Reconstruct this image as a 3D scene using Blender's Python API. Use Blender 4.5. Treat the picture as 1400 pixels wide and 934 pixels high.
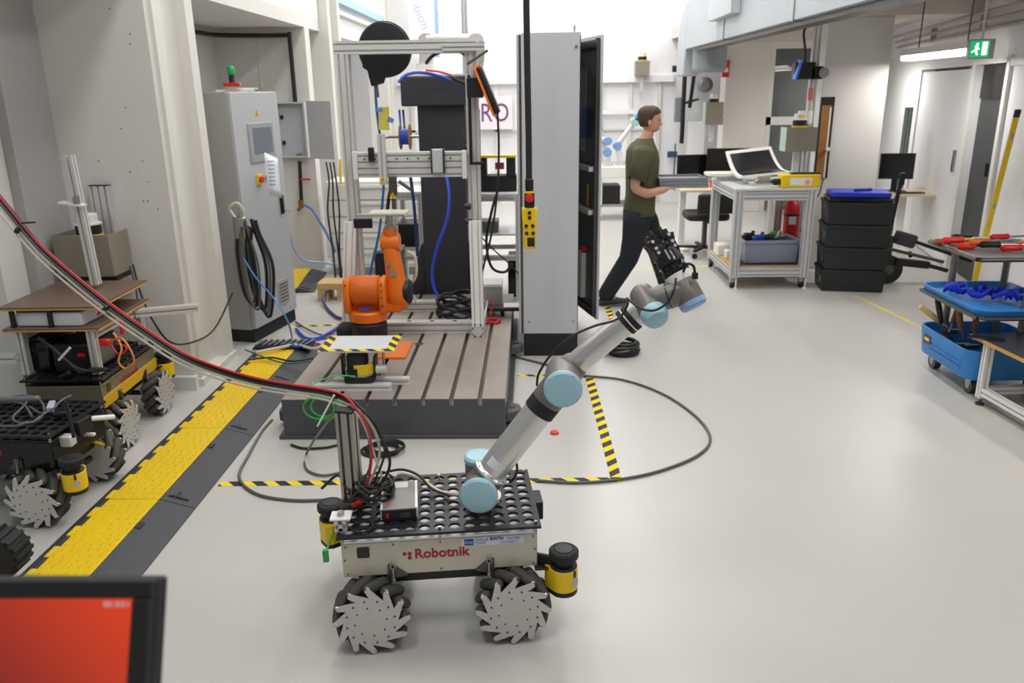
import bpy, bmesh, math, random
from mathutils import Vector, Matrix, Quaternion
random.seed(7)
for _o in list(bpy.data.objects): bpy.data.objects.remove(_o)
S = bpy.context.scene; C = S.collection
PI = math.pi; R = math.radians
# ------------------------------------------------------------------ camera
CAMH, FPX = 1.85, 1100.0
_p, _y, _r = R(17.3), R(1.49), R(-0.8)
_f = Vector((-math.sin(_y)*math.cos(_p), math.cos(_y)*math.cos(_p), -math.sin(_p)))
_r0 = Vector((math.cos(_y), math.sin(_y), 0)); _u0 = _r0.cross(_f)
_rt = _r0*math.cos(_r) + _u0*math.sin(_r); _up = _u0*math.cos(_r) - _r0*math.sin(_r)
cam = bpy.data.objects.new('camera', bpy.data.cameras.new('camera')); C.objects.link(cam)
cam.matrix_world = Matrix(((_rt.x,_up.x,-_f.x,0),(_rt.y,_up.y,-_f.y,0),(_rt.z,_up.z,-_f.z,CAMH),(0,0,0,1)))
cam.data.sensor_width = 36; cam.data.lens = 36*FPX/1400; cam.data.clip_start = .05
cam.data.dof.use_dof = True; cam.data.dof.focus_distance = 2.9; cam.data.dof.aperture_fstop = 4.5
S.camera = cam
# ------------------------------------------------------------------ light and exposure
w = bpy.data.worlds.new('world'); S.world = w; w.use_nodes = True
w.node_tree.nodes['Background'].inputs[0].default_value = (.93,.96,1,1)
w.node_tree.nodes['Background'].inputs[1].default_value = .55
S.view_settings.view_transform = 'Standard'; S.view_settings.look = 'None'
S.view_settings.gamma = 1; S.view_settings.use_curve_mapping = False; S.view_settings.exposure = -0.88
def area(loc, sx, sy, watts, color=(1,.98,.95), rot=(0,0,0)):
    l = bpy.data.lights.new('lamp_light', 'AREA'); l.shape = 'RECTANGLE'; l.size = sx; l.size_y = sy
    l.energy = watts; l.color = color
    o = bpy.data.objects.new('lamp_light', l); C.objects.link(o); o.location = loc; o.rotation_euler = rot
    return o
HALL_LAMPS = [(x, y) for y in (1.2, 4.2, 7.2, 10.2, 12.6) for x in (-1.0, 1.2)]
for x, y in HALL_LAMPS: area((x, y, 4.86), .5, 1.6, 75 if y < 9 else 105)
# ------------------------------------------------------------------ helpers
def lin(h):
    h = h.lstrip('#'); c = [int(h[i:i+2], 16)/255 for i in (0,2,4)]
    return tuple(x/12.92 if x <= .04045 else ((x+.055)/1.055)**2.4 for x in c) + (1,)
_M = {}
def mat(name, color='#888888', rough=.5, metal=0., var=.06, scale=8., bump=0., bscale=60., emit=0., alpha=None, trans=0., coat=0., stretch=None):
    if name in _M: return _M[name]
    m = bpy.data.materials.new(name); m.use_nodes = True; nt = m.node_tree; b = nt.nodes['Principled BSDF']
    c = lin(color); b.inputs['Base Color'].default_value = c
    b.inputs['Roughness'].default_value = rough; b.inputs['Metallic'].default_value = metal
    if coat: b.inputs['Coat Weight'].default_value = coat
    if trans: b.inputs['Transmission Weight'].default_value = trans
    tc = nt.nodes.new('ShaderNodeTexCoord'); src = tc.outputs['Object']
    if stretch:
        mp = nt.nodes.new('ShaderNodeMapping'); mp.inputs['Scale'].default_value = stretch
        nt.links.new(src, mp.inputs[0]); src = mp.outputs[0]
    if var:
        n = nt.nodes.new('ShaderNodeTexNoise'); n.inputs['Scale'].default_value = scale; n.inputs['Detail'].default_value = 4
        nt.links.new(src, n.inputs['Vector'])
        mx = nt.nodes.new('ShaderNodeMix'); mx.data_type = 'RGBA'
        mx.inputs[6].default_value = tuple(x*(1-var) for x in c[:3])+(1,); mx.inputs[7].default_value = tuple(min(1,x*(1+var)) for x in c[:3])+(1,)
        nt.links.new(n.outputs['Fac'], mx.inputs[0]); nt.links.new(mx.outputs[2], b.inputs['Base Color'])
    if bump:
        n2 = nt.nodes.new('ShaderNodeTexNoise'); n2.inputs['Scale'].default_value = bscale; n2.inputs['Detail'].default_value = 3
        nt.links.new(src, n2.inputs['Vector'])
        bp = nt.nodes.new('ShaderNodeBump'); bp.inputs['Strength'].default_value = bump; bp.inputs['Distance'].default_value = .01
        nt.links.new(n2.outputs['Fac'], bp.inputs['Height']); nt.links.new(bp.outputs[0], b.inputs['Normal'])
    if emit:
        b.inputs['Emission Color'].default_value = c; b.inputs['Emission Strength'].default_value = emit
    if alpha is not None: b.inputs['Alpha'].default_value = alpha
    _M[name] = m; return m
def stripes(name, ca, cb, period, axis_vec, rough=.5):
    """diagonal two-colour hazard print"""
    if name in _M: return _M[name]
    m = bpy.data.materials.new(name); m.use_nodes = True; nt = m.node_tree; b = nt.nodes['Principled BSDF']
    b.inputs['Roughness'].default_value = rough
    tc = nt.nodes.new('ShaderNodeTexCoord'); d = nt.nodes.new('ShaderNodeVectorMath'); d.operation = 'DOT_PRODUCT'
    d.inputs[1].default_value = tuple(a/period for a in axis_vec); nt.links.new(tc.outputs['Object'], d.inputs[0])
    fr = nt.nodes.new('ShaderNodeMath'); fr.operation = 'FRACT'; nt.links.new(d.outputs['Value'], fr.inputs[0])
    gt = nt.nodes.new('ShaderNodeMath'); gt.operation = 'GREATER_THAN'; gt.inputs[1].default_value = .5; nt.links.new(fr.outputs[0], gt.inputs[0])
    mx = nt.nodes.new('ShaderNodeMix'); mx.data_type = 'RGBA'; mx.inputs[6].default_value = lin(ca); mx.inputs[7].default_value = lin(cb)
    nt.links.new(gt.outputs[0], mx.inputs[0]); nt.links.new(mx.outputs[2], b.inputs['Base Color'])
    _M[name] = m; return m
def basis(d):
    d = Vector(d).normalized(); a = Vector((0,0,1)) if abs(d.z) < .95 else Vector((1,0,0))
    x = a.cross(d).normalized(); return x, d.cross(x), d
class MB:
    def __init__(s): s.v = []; s.f = []
    def add(s, vs, fs):
        n = len(s.v); s.v += [Vector(v) for v in vs]; s.f += [tuple(i+n for i in f) for f in fs]; return s
    def box(s, c, d, rot=None):
        c = Vector(c); x, y, z = (k/2 for k in d)
        vs = [Vector(p) for p in ((-x,-y,-z),(x,-y,-z),(x,y,-z),(-x,y,-z),(-x,-y,z),(x,-y,z),(x,y,z),(-x,y,z))]
        if rot is not None:
            q = rot if isinstance(rot, (Matrix, Quaternion)) else Matrix.Rotation(rot, 3, 'Z')
            vs = [q @ v for v in vs]
        return s.add([v+c for v in vs], [(0,3,2,1),(4,5,6,7),(0,1,5,4),(1,2,6,5),(2,3,7,6),(3,0,4,7)])
    def bb(s, a, b):
        return s.box([(p+q)/2 for p, q in zip(a,b)], [abs(q-p) for p, q in zip(a,b)])
    def cyl(s, p0, p1, r0, r1=None, n=24, caps=True, ang=0.):
        p0, p1 = Vector(p0), Vector(p1); r1 = r0 if r1 is None else r1
        x, y, _ = basis(p1-p0); k = len(s.v); vs = []
        for p, r in ((p0,r0),(p1,r1)):
            vs += [p + (x*math.cos(2*PI*i/n+ang)+y*math.sin(2*PI*i/n+ang))*r for i in range(n)]
        fs = [(i,(i+1)%n,n+(i+1)%n,n+i) for i in range(n)]
        if caps: fs += [tuple(range(n-1,-1,-1)), tuple(range(n,2*n))]
        return s.add(vs, fs)
    def lathe(s, prof, o=(0,0,0), d=(0,0,1), n=32, caps=True):
        o = Vector(o); x, y, z = basis(d); vs = []
        for r, h in prof: vs += [o + z*h + (x*math.cos(2*PI*i/n)+y*math.sin(2*PI*i/n))*r for i in range(n)]
        fs = []
        for j in range(len(prof)-1):
            fs += [(j*n+i, j*n+(i+1)%n, (j+1)*n+(i+1)%n, (j+1)*n+i) for i in range(n)]
        if caps: fs += [tuple(range(n-1,-1,-1)), tuple(range((len(prof)-1)*n, len(prof)*n))]
        return s.add(vs, fs)
    def tube(s, pts, r, n=8, sub=6, closed=False):
        """round cable through pts (Catmull-Rom)"""
        P = [Vector(p) for p in pts]; Q = []; m = len(P)
        for i in range(m if closed else m-1):
            if closed: a,b,c,d = P[i-1],P[i],P[(i+1)%m],P[(i+2)%m]
            else: a = P[max(i-1,0)]; b = P[i]; c = P[i+1]; d = P[min(i+2,m-1)]
            for k in range(sub):
                t = k/sub; Q.append(.5*((2*b)+(c-a)*t+(2*a-5*b+4*c-d)*t*t+(3*b-a-3*c+d)*t**3))
        if not closed: Q.append(P[-1])
        L = len(Q); vs = []; x = None
        for i, q in enumerate(Q):
            t = (Q[(i+1)%L]-Q[i-1]) if closed else (Q[min(i+1,L-1)]-Q[max(i-1,0)])
            if t.length < 1e-9: t = Vector((0,0,1))
            t.normalize()
            x = basis(t)[0] if x is None else (x - t*x.dot(t)).normalized()
            y = t.cross(x); rr = r(i/(L-1)) if callable(r) else r
            vs += [q+(x*math.cos(2*PI*k/n)+y*math.sin(2*PI*k/n))*rr for k in range(n)]
        fs = [(i*n+k, i*n+(k+1)%n, ((i+1)%L)*n+(k+1)%n, ((i+1)%L)*n+k) for i in range(L if closed else L-1) for k in range(n)]
        if not closed: fs += [tuple(range(n-1,-1,-1)), tuple(range((L-1)*n, L*n))]
        return s.add(vs, fs)
    def prism(s, poly, o, ex, ey, ez, h):
        """polygon (in ex,ey) extruded by h along ez"""
        o, ex, ey, ez = Vector(o), Vector(ex), Vector(ey), Vector(ez); n = len(poly)
        vs = [o+ex*a+ey*b for a,b in poly] + [o+ex*a+ey*b+ez*h for a,b in poly]
        fs = [(i,(i+1)%n,n+(i+1)%n,n+i) for i in range(n)] + [tuple(range(n-1,-1,-1)), tuple(range(n,2*n))]
        return s.add(vs, fs)
    def loft(s, rings, caps=True):
        n = len(rings[0]); vs = [v for r in rings for v in r]
        fs = [(j*n+i, j*n+(i+1)%n, (j+1)*n+(i+1)%n, (j+1)*n+i) for j in range(len(rings)-1) for i in range(n)]
        if caps: fs += [tuple(range(n-1,-1,-1)), tuple(range((len(rings)-1)*n, len(rings)*n))]
        return s.add(vs, fs)
    def sphere(s, c, r, n=16, m=10, sc=(1,1,1)):
        c = Vector(c); prof = []
        rings = [[c+Vector((math.cos(2*PI*i/n)*math.sin(PI*j/m)*r*sc[0], math.sin(2*PI*i/n)*math.sin(PI*j/m)*r*sc[1], -math.cos(PI*j/m)*r*sc[2])) for i in range(n)] for j in range(1,m)]
        return s.loft(rings)
    def build(s, name, m, parent=None, bevel=0., smooth=True, loc=None, rot=None, seg=2):
        me = bpy.data.meshes.new(name); me.from_pydata([tuple(v) for v in s.v], [], s.f)
        bm = bmesh.new(); bm.from_mesh(me); bmesh.ops.recalc_face_normals(bm, faces=bm.faces); bm.to_mesh(me); bm.free()
        if smooth:
            me.polygons.foreach_set('use_smooth', [True]*len(me.polygons)); me.set_sharp_from_angle(angle=R(35))
        me.materials.append(m); o = bpy.data.objects.new(name, me); C.objects.link(o)
        if parent: o.parent = parent
        if loc is not None: o.location = loc
        if rot is not None: o.rotation_euler = rot
        if bevel:
            b = o.modifiers.new('bevel', 'BEVEL'); b.width = bevel; b.segments = seg; b.limit_method = 'ANGLE'; b.angle_limit = R(40)
        return o
def tag(o, label=None, cat=None, group=None, kind=None):
    if label: o['label'] = label
    if cat: o['category'] = cat
    if group: o['group'] = group
    if kind: o['kind'] = kind
    return o
def thing(name, label, cat, loc=(0,0,0), rotz=0., group=None):
    o = bpy.data.objects.new(name, None); C.objects.link(o); o.empty_display_size = .05
    o.location = loc; o.rotation_euler = (0,0,rotz); return tag(o, label, cat, group)
def struct(name, mb, m, parent=None, bevel=0., label=None):
    o = mb.build(name, m, parent, bevel, smooth=False)
    if parent is None: o['kind'] = 'structure'
    if label: o['label'] = label
    return o
def dup(root, loc=None, rotz=None, label=None, parent=None, group=None):
    r = root.copy(); C.objects.link(r); r.parent = parent
    if loc is not None: r.location = loc
    if rotz is not None: r.rotation_euler = (0,0,rotz)
    if label: r['label'] = label
    if group: r['group'] = group
    for ch in root.children: dup(ch, parent=r)
    return r
def text(body, size, name, m, parent, M4, depth=.0008, align='LEFT', bold=0., sx=1.):
    """flat lettering as a thin mesh; M4 maps text plane (x right, y up, z out) into the parent's space"""
    cu = bpy.data.curves.new('t', 'FONT'); cu.body = body; cu.size = size; cu.extrude = depth; cu.align_x = align; cu.offset = bold; cu.resolution_u = 3
    t = bpy.data.objects.new('t', cu); C.objects.link(t)
    dg = bpy.context.evaluated_depsgraph_get(); me = bpy.data.meshes.new_from_object(t.evaluated_get(dg))
    bpy.data.objects.remove(t)
    me.transform(M4 @ Matrix.Diagonal((sx,1,1,1))); me.materials.clear(); me.materials.append(m); me.name = name
    o = bpy.data.objects.new(name, me); C.objects.link(o); o.parent = parent; return o
def frame4(o, x, y):
    x, y = Vector(x).normalized(), Vector(y).normalized(); z = x.cross(y); o = Vector(o)
    return Matrix(((x.x,y.x,z.x,o.x),(x.y,y.y,z.y,o.y),(x.z,y.z,z.z,o.z),(0,0,0,1)))
def prof_poly(w, h, slots_w=1, slots_h=1, g=.0105, d=.013):
    """outline of a slotted aluminium profile, w x h"""
    P = []
    def side(a, b, n, inx, iny):
        L = math.hypot(b[0]-a[0], b[1]-a[1]); ux, uy = (b[0]-a[0])/L, (b[1]-a[1])/L; P.append(a)
        for i in range(n):
            c = L*(i+.5)/n
            for t, k in ((c-g/2,0),(c-g/2,d*.35),(c-g,d*.35),(c-g*.6,d),(c+g*.6,d),(c+g,d*.35),(c+g/2,d*.35),(c+g/2,0)):
                P.append((a[0]+ux*t+inx*k, a[1]+uy*t+iny*k))
    x, y = w/2, h/2
    side((-x,-y),(x,-y),slots_w,0,1); side((x,-y),(x,y),slots_h,-1,0); side((x,y),(-x,y),slots_w,0,-1); side((-x,y),(-x,-y),slots_h,1,0)
    return P
def profile(mb, p0, p1, w=.04, h=.04, up=(0,0,1)):
    """aluminium profile bar from p0 to p1; w across, h along 'up'"""
    p0, p1 = Vector(p0), Vector(p1); z = (p1-p0); L = z.length; z.normalize(); u = Vector(up)
    if abs(u.dot(z)) > .95: u = Vector((0,1,0))
    x = u.cross(z).normalized(); y = z.cross(x)
    return mb.prism(prof_poly(w, h, max(1,round(w/.04)), max(1,round(h/.04))), p0, x, y, z, L)
def at(px, py, Y):
    d = _f + _rt*((px-700)/FPX) - _up*((py-467)/FPX); return Vector((0,0,CAMH)) + d*(Y/d.y)
def fl(px, py, z=0.):
    d = _f + _rt*((px-700)/FPX) - _up*((py-467)/FPX); return Vector((0,0,CAMH)) + d*((z-CAMH)/d.z)
def arc(c, r, a0, a1, n, ex=(1,0,0), ey=(0,1,0)):
    c, ex, ey = Vector(c), Vector(ex), Vector(ey)
    return [c+ex*(r*math.cos(a0+(a1-a0)*i/n))+ey*(r*math.sin(a0+(a1-a0)*i/n)) for i in range(n+1)]
def rrect(w, h, r, n=4):
    P = []
    for cx, cy, a in ((w/2-r,h/2-r,0),(-w/2+r,h/2-r,90),(-w/2+r,-h/2+r,180),(w/2-r,-h/2+r,270)):
        P += [(cx+r*math.cos(R(a+90*i/n)), cy+r*math.sin(R(a+90*i/n))) for i in range(n+1)]
    return P
# ------------------------------------------------------------------ materials
wall_m = mat('wall_paint', '#dedbd6', .75, var=.03, scale=3, bump=.05, bscale=90)
white_wall = mat('white_wall_paint', '#efeff1', .7, var=.02, scale=2)
cream_m = mat('cream_steel_paint', '#dcdad2', .5, var=.03, scale=3)
alu = mat('aluminium', '#dbdad7', .42, .35, var=.05, scale=20, stretch=(1,1,.1))
alu_w = mat('bright_aluminium', '#ecebe8', .45, .2, var=.03, scale=20)
steel = mat('steel', '#a8a8a6', .3, .95, var=.08, scale=30)
dsteel = mat('dark_steel', '#5d5c58', .4, .8, var=.12, scale=20)
black = mat('black_plastic', '#17171a', .45, var=.15, scale=30)
blackg = mat('glossy_black', '#101012', .18, var=.1, scale=20)
rubber = mat('black_rubber', '#212123', .75, var=.15, scale=40, bump=.1)
grey_ral = mat('light_grey_powder_coat', '#c4c6c9', .42, var=.02, scale=3)
yellow = mat('signal_yellow', '#f2cb12', .4, var=.05, scale=10)
red = mat('signal_red', '#d8201c', .38, var=.06)
blue = mat('blue_plastic', '#1f4fd0', .4, var=.08)
white_p = mat('white_plastic', '#ecebe6', .4, var=.03)
cab_k = mat('black_cable', '#1b1b1d', .5, var=.1)
cab_g = mat('grey_cable', '#5b5c5e', .5, var=.08)
cab_w = mat('beige_cable', '#cfc8b8', .5, var=.05)
cab_r = mat('red_cable', '#cf1a22', .42, var=.05)
cab_b = mat('blue_cable', '#2450c8', .42, var=.05)
cab_gr = mat('green_cable', '#2fb548', .42, var=.05)
glass = mat('window_glass', '#dfe6e8', .03, var=0, trans=.9)
# ------------------------------------------------------------------ the setting
# floor with mottled epoxy
fm = mat('epoxy_floor', '#c3c1bc', .33, var=.05, scale=1.3, bump=.02, bscale=25)
struct('floor', MB().bb((-6,-2.5,-.1),(9,15,0)), fm)
# left side: nook wall, return, pillar
struct('wall_left_nook', MB().bb((-3.6,4.95,0),(-2.225,5.15,2.6)), wall_m)
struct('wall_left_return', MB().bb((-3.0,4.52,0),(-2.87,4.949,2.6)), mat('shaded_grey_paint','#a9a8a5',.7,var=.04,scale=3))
struct('wall_left_pillar', MB().bb((-3.8,4.3,0),(-2.93,4.518,2.6)), wall_m)
m = MB()
for pos in [(150,12),(178,46),(178,60),(172,147),(166,176),(135,220),(195,220),(178,235),(203,249),(196,275),(202,275),(216,286)]:
    p = at(pos[0], pos[1], 4.95); m.cyl((p.x,4.952,p.z),(p.x,4.9465,p.z),.004,n=8)
m.build('drill_hole', mat('hole_dark','#6b655f',.9), bpy.data.objects['wall_left_nook'])
def h_column(name, y0, y1, x=-2.2, z1=2.6, n='1'):
    m = MB(); L = y1-y0; t = L*.2
    m.bb((x-.3,y0,0),(x,y0+t,z1)); m.bb((x-.3,y1-t,0),(x,y1,z1)); m.bb((x-.22,y0+t,0),(x-.08,y1-t,z1))
    o = struct(name, m, cream_m)
    b = MB(); b.bb((x-.32,y0-.02,0),(x+.02,y1+.02,.05)); struct('base_plate', b, cream_m, o)
    j = MB().bb((x-.02,y0+t,.05),(x-.006,y0+t+.012,z1)); struct('shadow_strip', j, dsteel, o)  # dark strip stands in for the shadow in the flange gap
    return o
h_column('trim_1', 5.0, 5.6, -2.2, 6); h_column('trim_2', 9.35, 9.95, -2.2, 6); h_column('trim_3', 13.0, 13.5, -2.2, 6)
struct('baseboard_left', MB().bb((-2.95,4.9,0),(-2.2,4.948,.09)), wall_m)
# left bays below the mezzanine, slab and upper face
struct('wall_left_bay', MB().bb((-3.4,8.72,0),(-2.3,8.9,2.5)).bb((-3.4,5.16,0),(-3.25,8.719,2.5)), wall_m)
struct('trim_10', MB().bb((-2.8,8.712,0),(-2.79,8.719,2.5)), cream_m)
struct('ceiling_left', MB().bb((-3.6,5.61,2.5),(-2.3,9.34,2.62)).bb((-3.6,9.96,2.5),(-2.3,12.99,2.62)), wall_m)
struct('wall_left_upper', MB().bb((-2.6,5.61,2.62),(-2.3,9.34,5)).bb((-2.6,9.96,2.62),(-2.3,12.99,5)).bb((-3.8,3,2.6),(-2.24,4.99,5)), white_wall)
struct('wall_left_far', MB().bb((-3.4,8.901,0),(-3.25,14,2.5)), white_wall)
struct('trim_4', MB().bb((-2.3,9.96,2.86),(-2.22,12.99,2.95)), mat('pale_blue_paint','#a9c6e2',.5,var=.03), label='pale blue crane rail along the upper left wall')
struct('trim_5', MB().bb((-2.31,9.96,2.74),(-2.24,12.99,2.78)), cream_m)
# back wall with ledge, panel joints and a pale door frame
struct('wall_back', MB().bb((-3.4,14,0),(9,14.2,5)), white_wall)
struct('trim_6', MB().bb((-2.2,13.9,1.96),(2.35,13.999,2.06)), white_wall)
m = MB()
for x in (-2.0,-1.5,-.6,.3,1.15,1.62,2.1): m.bb((x,13.95,0),(x+.06,13.999,1.96))
m.bb((-2.0,13.95,1.2),(2.1,13.999,1.24)); struct('trim_7', m, wall_m)
struct('trim_8', MB().bb((1.17,13.9,1.46),(1.74,13.949,1.53)), white_wall)
# hall ceiling and its strip lamps (above the frame)
cl = struct('ceiling', MB().bb((-3.8,-2.5,5.0),(9,14.2,5.1)), white_wall)
for x, y in HALL_LAMPS:
    h = MB().box((x,y,4.945),(.56,1.66,.09)).build('strip_lamp', white_p, cl)
    MB().box((x-.27,y,4.87),(.02,1.66,.06)).box((x+.27,y,4.87),(.02,1.66,.06)).build('reflector', alu, h)
# right side: pillars, mezzanine underside, back bays, angled partition with doors
def pillar(name, y):
    return struct(name, MB().bb((2.92,y,0),(3.56,y+.35,2.5)), wall_m, bevel=.008)
pillar('wall_right_pillar_near', 8.5); pillar('wall_right_pillar_far', 12.7)
struct('ceiling_right', MB().bb((2.3,-1,2.62),(9,14,2.8)).bb((2.5,8.4,2.5),(8,8.95,2.62)).bb((2.5,12.6,2.5),(8,13.1,2.62)).bb((2.5,4.2,2.5),(8,4.75,2.62)), mat('warm_soffit_paint','#d9d0c8',.7,var=.03))
struct('wall_right_upper', MB().bb((2.3,-1,2.8),(2.5,14,5)), white_wall)
o = struct('window_1', MB().bb((3.57,12.8,1.30),(5.2,12.9,1.42)).bb((3.57,12.8,0),(3.66,12.9,2.5)).bb((5.1,12.8,0),(5.2,12.9,2.5)).bb((3.66,12.8,2.4),(5.1,12.9,2.5)), white_p, label='white framed interior window beside the far right pillar')
struct('pane', MB().bb((3.66,12.845,1.42),(5.1,12.855,2.4)), glass, o); struct('pane', MB().bb((3.66,12.845,0.1),(5.1,12.855,1.3)), glass, o)
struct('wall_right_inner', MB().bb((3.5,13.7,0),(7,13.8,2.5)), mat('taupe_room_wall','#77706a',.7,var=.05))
# angled partition: runs from (3.55,4.6) to (5.05,11.6)
WD = Vector((.2058,.9786,0)); WN = Vector((-.9786,.2058,0)); W0 = Vector((4.14,7.38,0))
def wp(s, off=0., z=0.): v = W0 + WD*s + WN*off; return Vector((v.x, v.y, z))
wa = math.atan2(WD.y, WD.x)
def wbox(mb, s0, s1, o0, o1, z0, z1):
    return mb.box(wp((s0+s1)/2,(o0+o1)/2,(z0+z1)/2), (s1-s0,o1-o0,z1-z0), wa)
m = MB(); wbox(m,-3.2,.08,-.15,0,0,2.62); wbox(m,.95,1.0,-.15,0,0,2.62); wbox(m,3.2,6.4,-.15,0,0,2.62); wbox(m,.08,3.2,-.15,0,2.03,2.62)
struct('wall_right', m, white_wall)
d = struct('door_1', wbox(MB(),.08,.95,-.12,-.06,0.01,2.02), mat('dark_grey_door','#3b3d3e',.5,var=.05), label='dark grey door in the right partition wall')
struct('door_header', wbox(MB(),.08,.95,-.13,-.045,1.72,2.02), black, d)
struct('door_lock', wbox(MB(),.42,.48,-.06,-.05,1.02,1.14), blackg, d)
m = MB(); wbox(m,.0,.08,0,.03,0,2.08); wbox(m,.95,1.06,0,.03,0,2.08); wbox(m,.0,1.06,0,.03,2.03,2.09); struct('door_frame', m, white_p, d)
d = struct('door_2', wbox(MB(),1.06,3.15,-.06,-.01,0.01,2.0), white_wall, label='wide white sliding door with a recessed pull handle')
h = wbox(MB(),1.30,1.36,-.01,.012,.98,1.2); struct('pull_handle', h, steel, d)
struct('door_joint', wbox(MB(),1.14,1.16,-.01,.004,0,2.0), wall_m, d)
struct('trim_9', wbox(MB(),-3.2,-.02,0,.03,2.0,2.06), white_p)
# ------------------------------------------------------------------ mobile robots with mecanum wheels
disc_m = mat('wheel_disc_metal', '#cbc9c4', .4, .3, var=.05, scale=25)
roller_m = mat('grey_rubber_roller', '#4a4844', .7, var=.12, scale=30)
tab_m = mat('wheel_tab_metal', '#d9d9d6', .3, .8, var=.05)
plate_m = mat('black_anodised_plate', '#26262a', .38, .3, var=.12, scale=25)
def make_wheel(parent, loc, sgn, flip, name='wheel'):
    """mecanum wheel, axle along local y; outer disc on -y (flip: +y)"""
    k = 1 if flip else -1; Wd = .05
    h = MB().cyl((0,-Wd,0),(0,Wd,0),.07,n=24).build(name, dsteel, parent, loc=loc)
    poly = []
    for i in range(12):
        t = 2*PI*i/12
        for da, r in ((0,.092),(R(29),.127),(R(33),.1285),(R(36.5),.119)):
            a = (t+da)*sgn; poly.append((r*math.cos(a), r*math.sin(a)))
    for s in (k, -k):
        m = MB().prism(poly, (0,s*Wd-.002,0), (1,0,0), (0,0,1), (0,1,0), .004)
        m.build('wheel_disc', disc_m, h)
    m = MB()
    for i in range(12):
        a = 2*PI*(i+.4)/12; m.cyl((.083*math.cos(a),k*Wd,.083*math.sin(a)),(.083*math.cos(a),k*(Wd+.005),.083*math.sin(a)),.0034,n=8)
    for i in range(8):
        a = 2*PI*(i+.2)/8; m.cyl((.055*math.cos(a),k*Wd,.055*math.sin(a)),(.055*math.cos(a),k*(Wd+.004),.055*math.sin(a)),.003,n=8)
    tag(m.build('bolt_circle', dsteel, h), kind='stuff')
    prof = [(.008,-.058),(.0155,-.052),(.0195,-.03),(.021,0),(.0195,.03),(.0155,.052),(.008,.058)]
    rm = None; tm = None
    for i in range(12):
        a = (2*PI*(i)/12 + R(18))*sgn
        rad = Vector((math.cos(a),0,math.sin(a))); tan = Vector((-math.sin(a),0,math.cos(a)))*sgn
        ax = (Vector((0,-k,0))*.72 - tan*.69).normalized(); c = rad*.112
        x, y, z = basis(ax); M4 = Matrix(((x.x,y.x,z.x,c.x),(x.y,y.y,z.y,c.y),(x.z,y.z,z.z,c.z),(0,0,0,1)))
        if rm is None: o = MB().lathe(prof, n=12).build('roller', roller_m, h); rm = o.data
        else: o = bpy.data.objects.new('roller', rm); C.objects.link(o); o.parent = h
        o.matrix_local = M4
        c2 = rad*.117 + tan*.030 + Vector((0,k*(Wd-.005),0)); q = (Vector((0,k,0))*.75+tan*.66).normalized(); x, y, z = rad, q.cross(rad), q
        M5 = Matrix(((x.x,y.x,z.x,c2.x),(x.y,y.y,z.y,c2.y),(x.z,y.z,z.z,c2.z),(0,0,0,1)))
        if tm is None:
            o = MB().prism(rrect(.024,.02,.008), (0,0,-.002),(1,0,0),(0,1,0),(0,0,1),.004).cyl((0,0,.002),(0,0,.005),.005,n=10).build('roller_bracket', tab_m, h); tm = o.data
        else: o = bpy.data.objects.new('roller_bracket', tm); C.objects.link(o); o.parent = h
        o.matrix_local = M5
    return h
def hole_plate(nx, ny, cell, r, z0, z1, n=16):
    m = MB()
    ca = [(math.cos(2*PI*i/n+PI/4), math.sin(2*PI*i/n+PI/4)) for i in range(n)]
    sq = [(a/max(abs(a),abs(b)), b/max(abs(a),abs(b))) for a, b in ca]
    for i in range(nx):
        for j in range(ny):
            cx, cy = (i-nx/2+.5)*cell, (j-ny/2+.5)*cell
            vs = [(cx+a*cell/2,cy+b*cell/2,z1) for a,b in sq]+[(cx+a*r,cy+b*r,z1) for a,b in ca]+[(cx+a*r,cy+b*r,z0) for a,b in ca]+[(cx+a*cell/2,cy+b*cell/2,z0) for a,b in sq]
            fs = []
            for k in range(n):
                q = (k+1)%n
                fs += [(k,q,n+q,n+k),(n+k,n+q,2*n+q,2*n+k),(2*n+k,2*n+q,3*n+q,3*n+k)]
            m.add(vs, fs)
    X, Y = nx*cell/2, ny*cell/2; e = .012
    m.bb((-X-e,-Y-e,z0),(X+e,-Y,z1)).bb((-X-e,Y,z0),(X+e,Y+e,z1)).bb((-X-e,-Y,z0),(-X,Y,z1)).bb((X,-Y,z0),(X+e,Y,z1))
    return m
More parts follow.
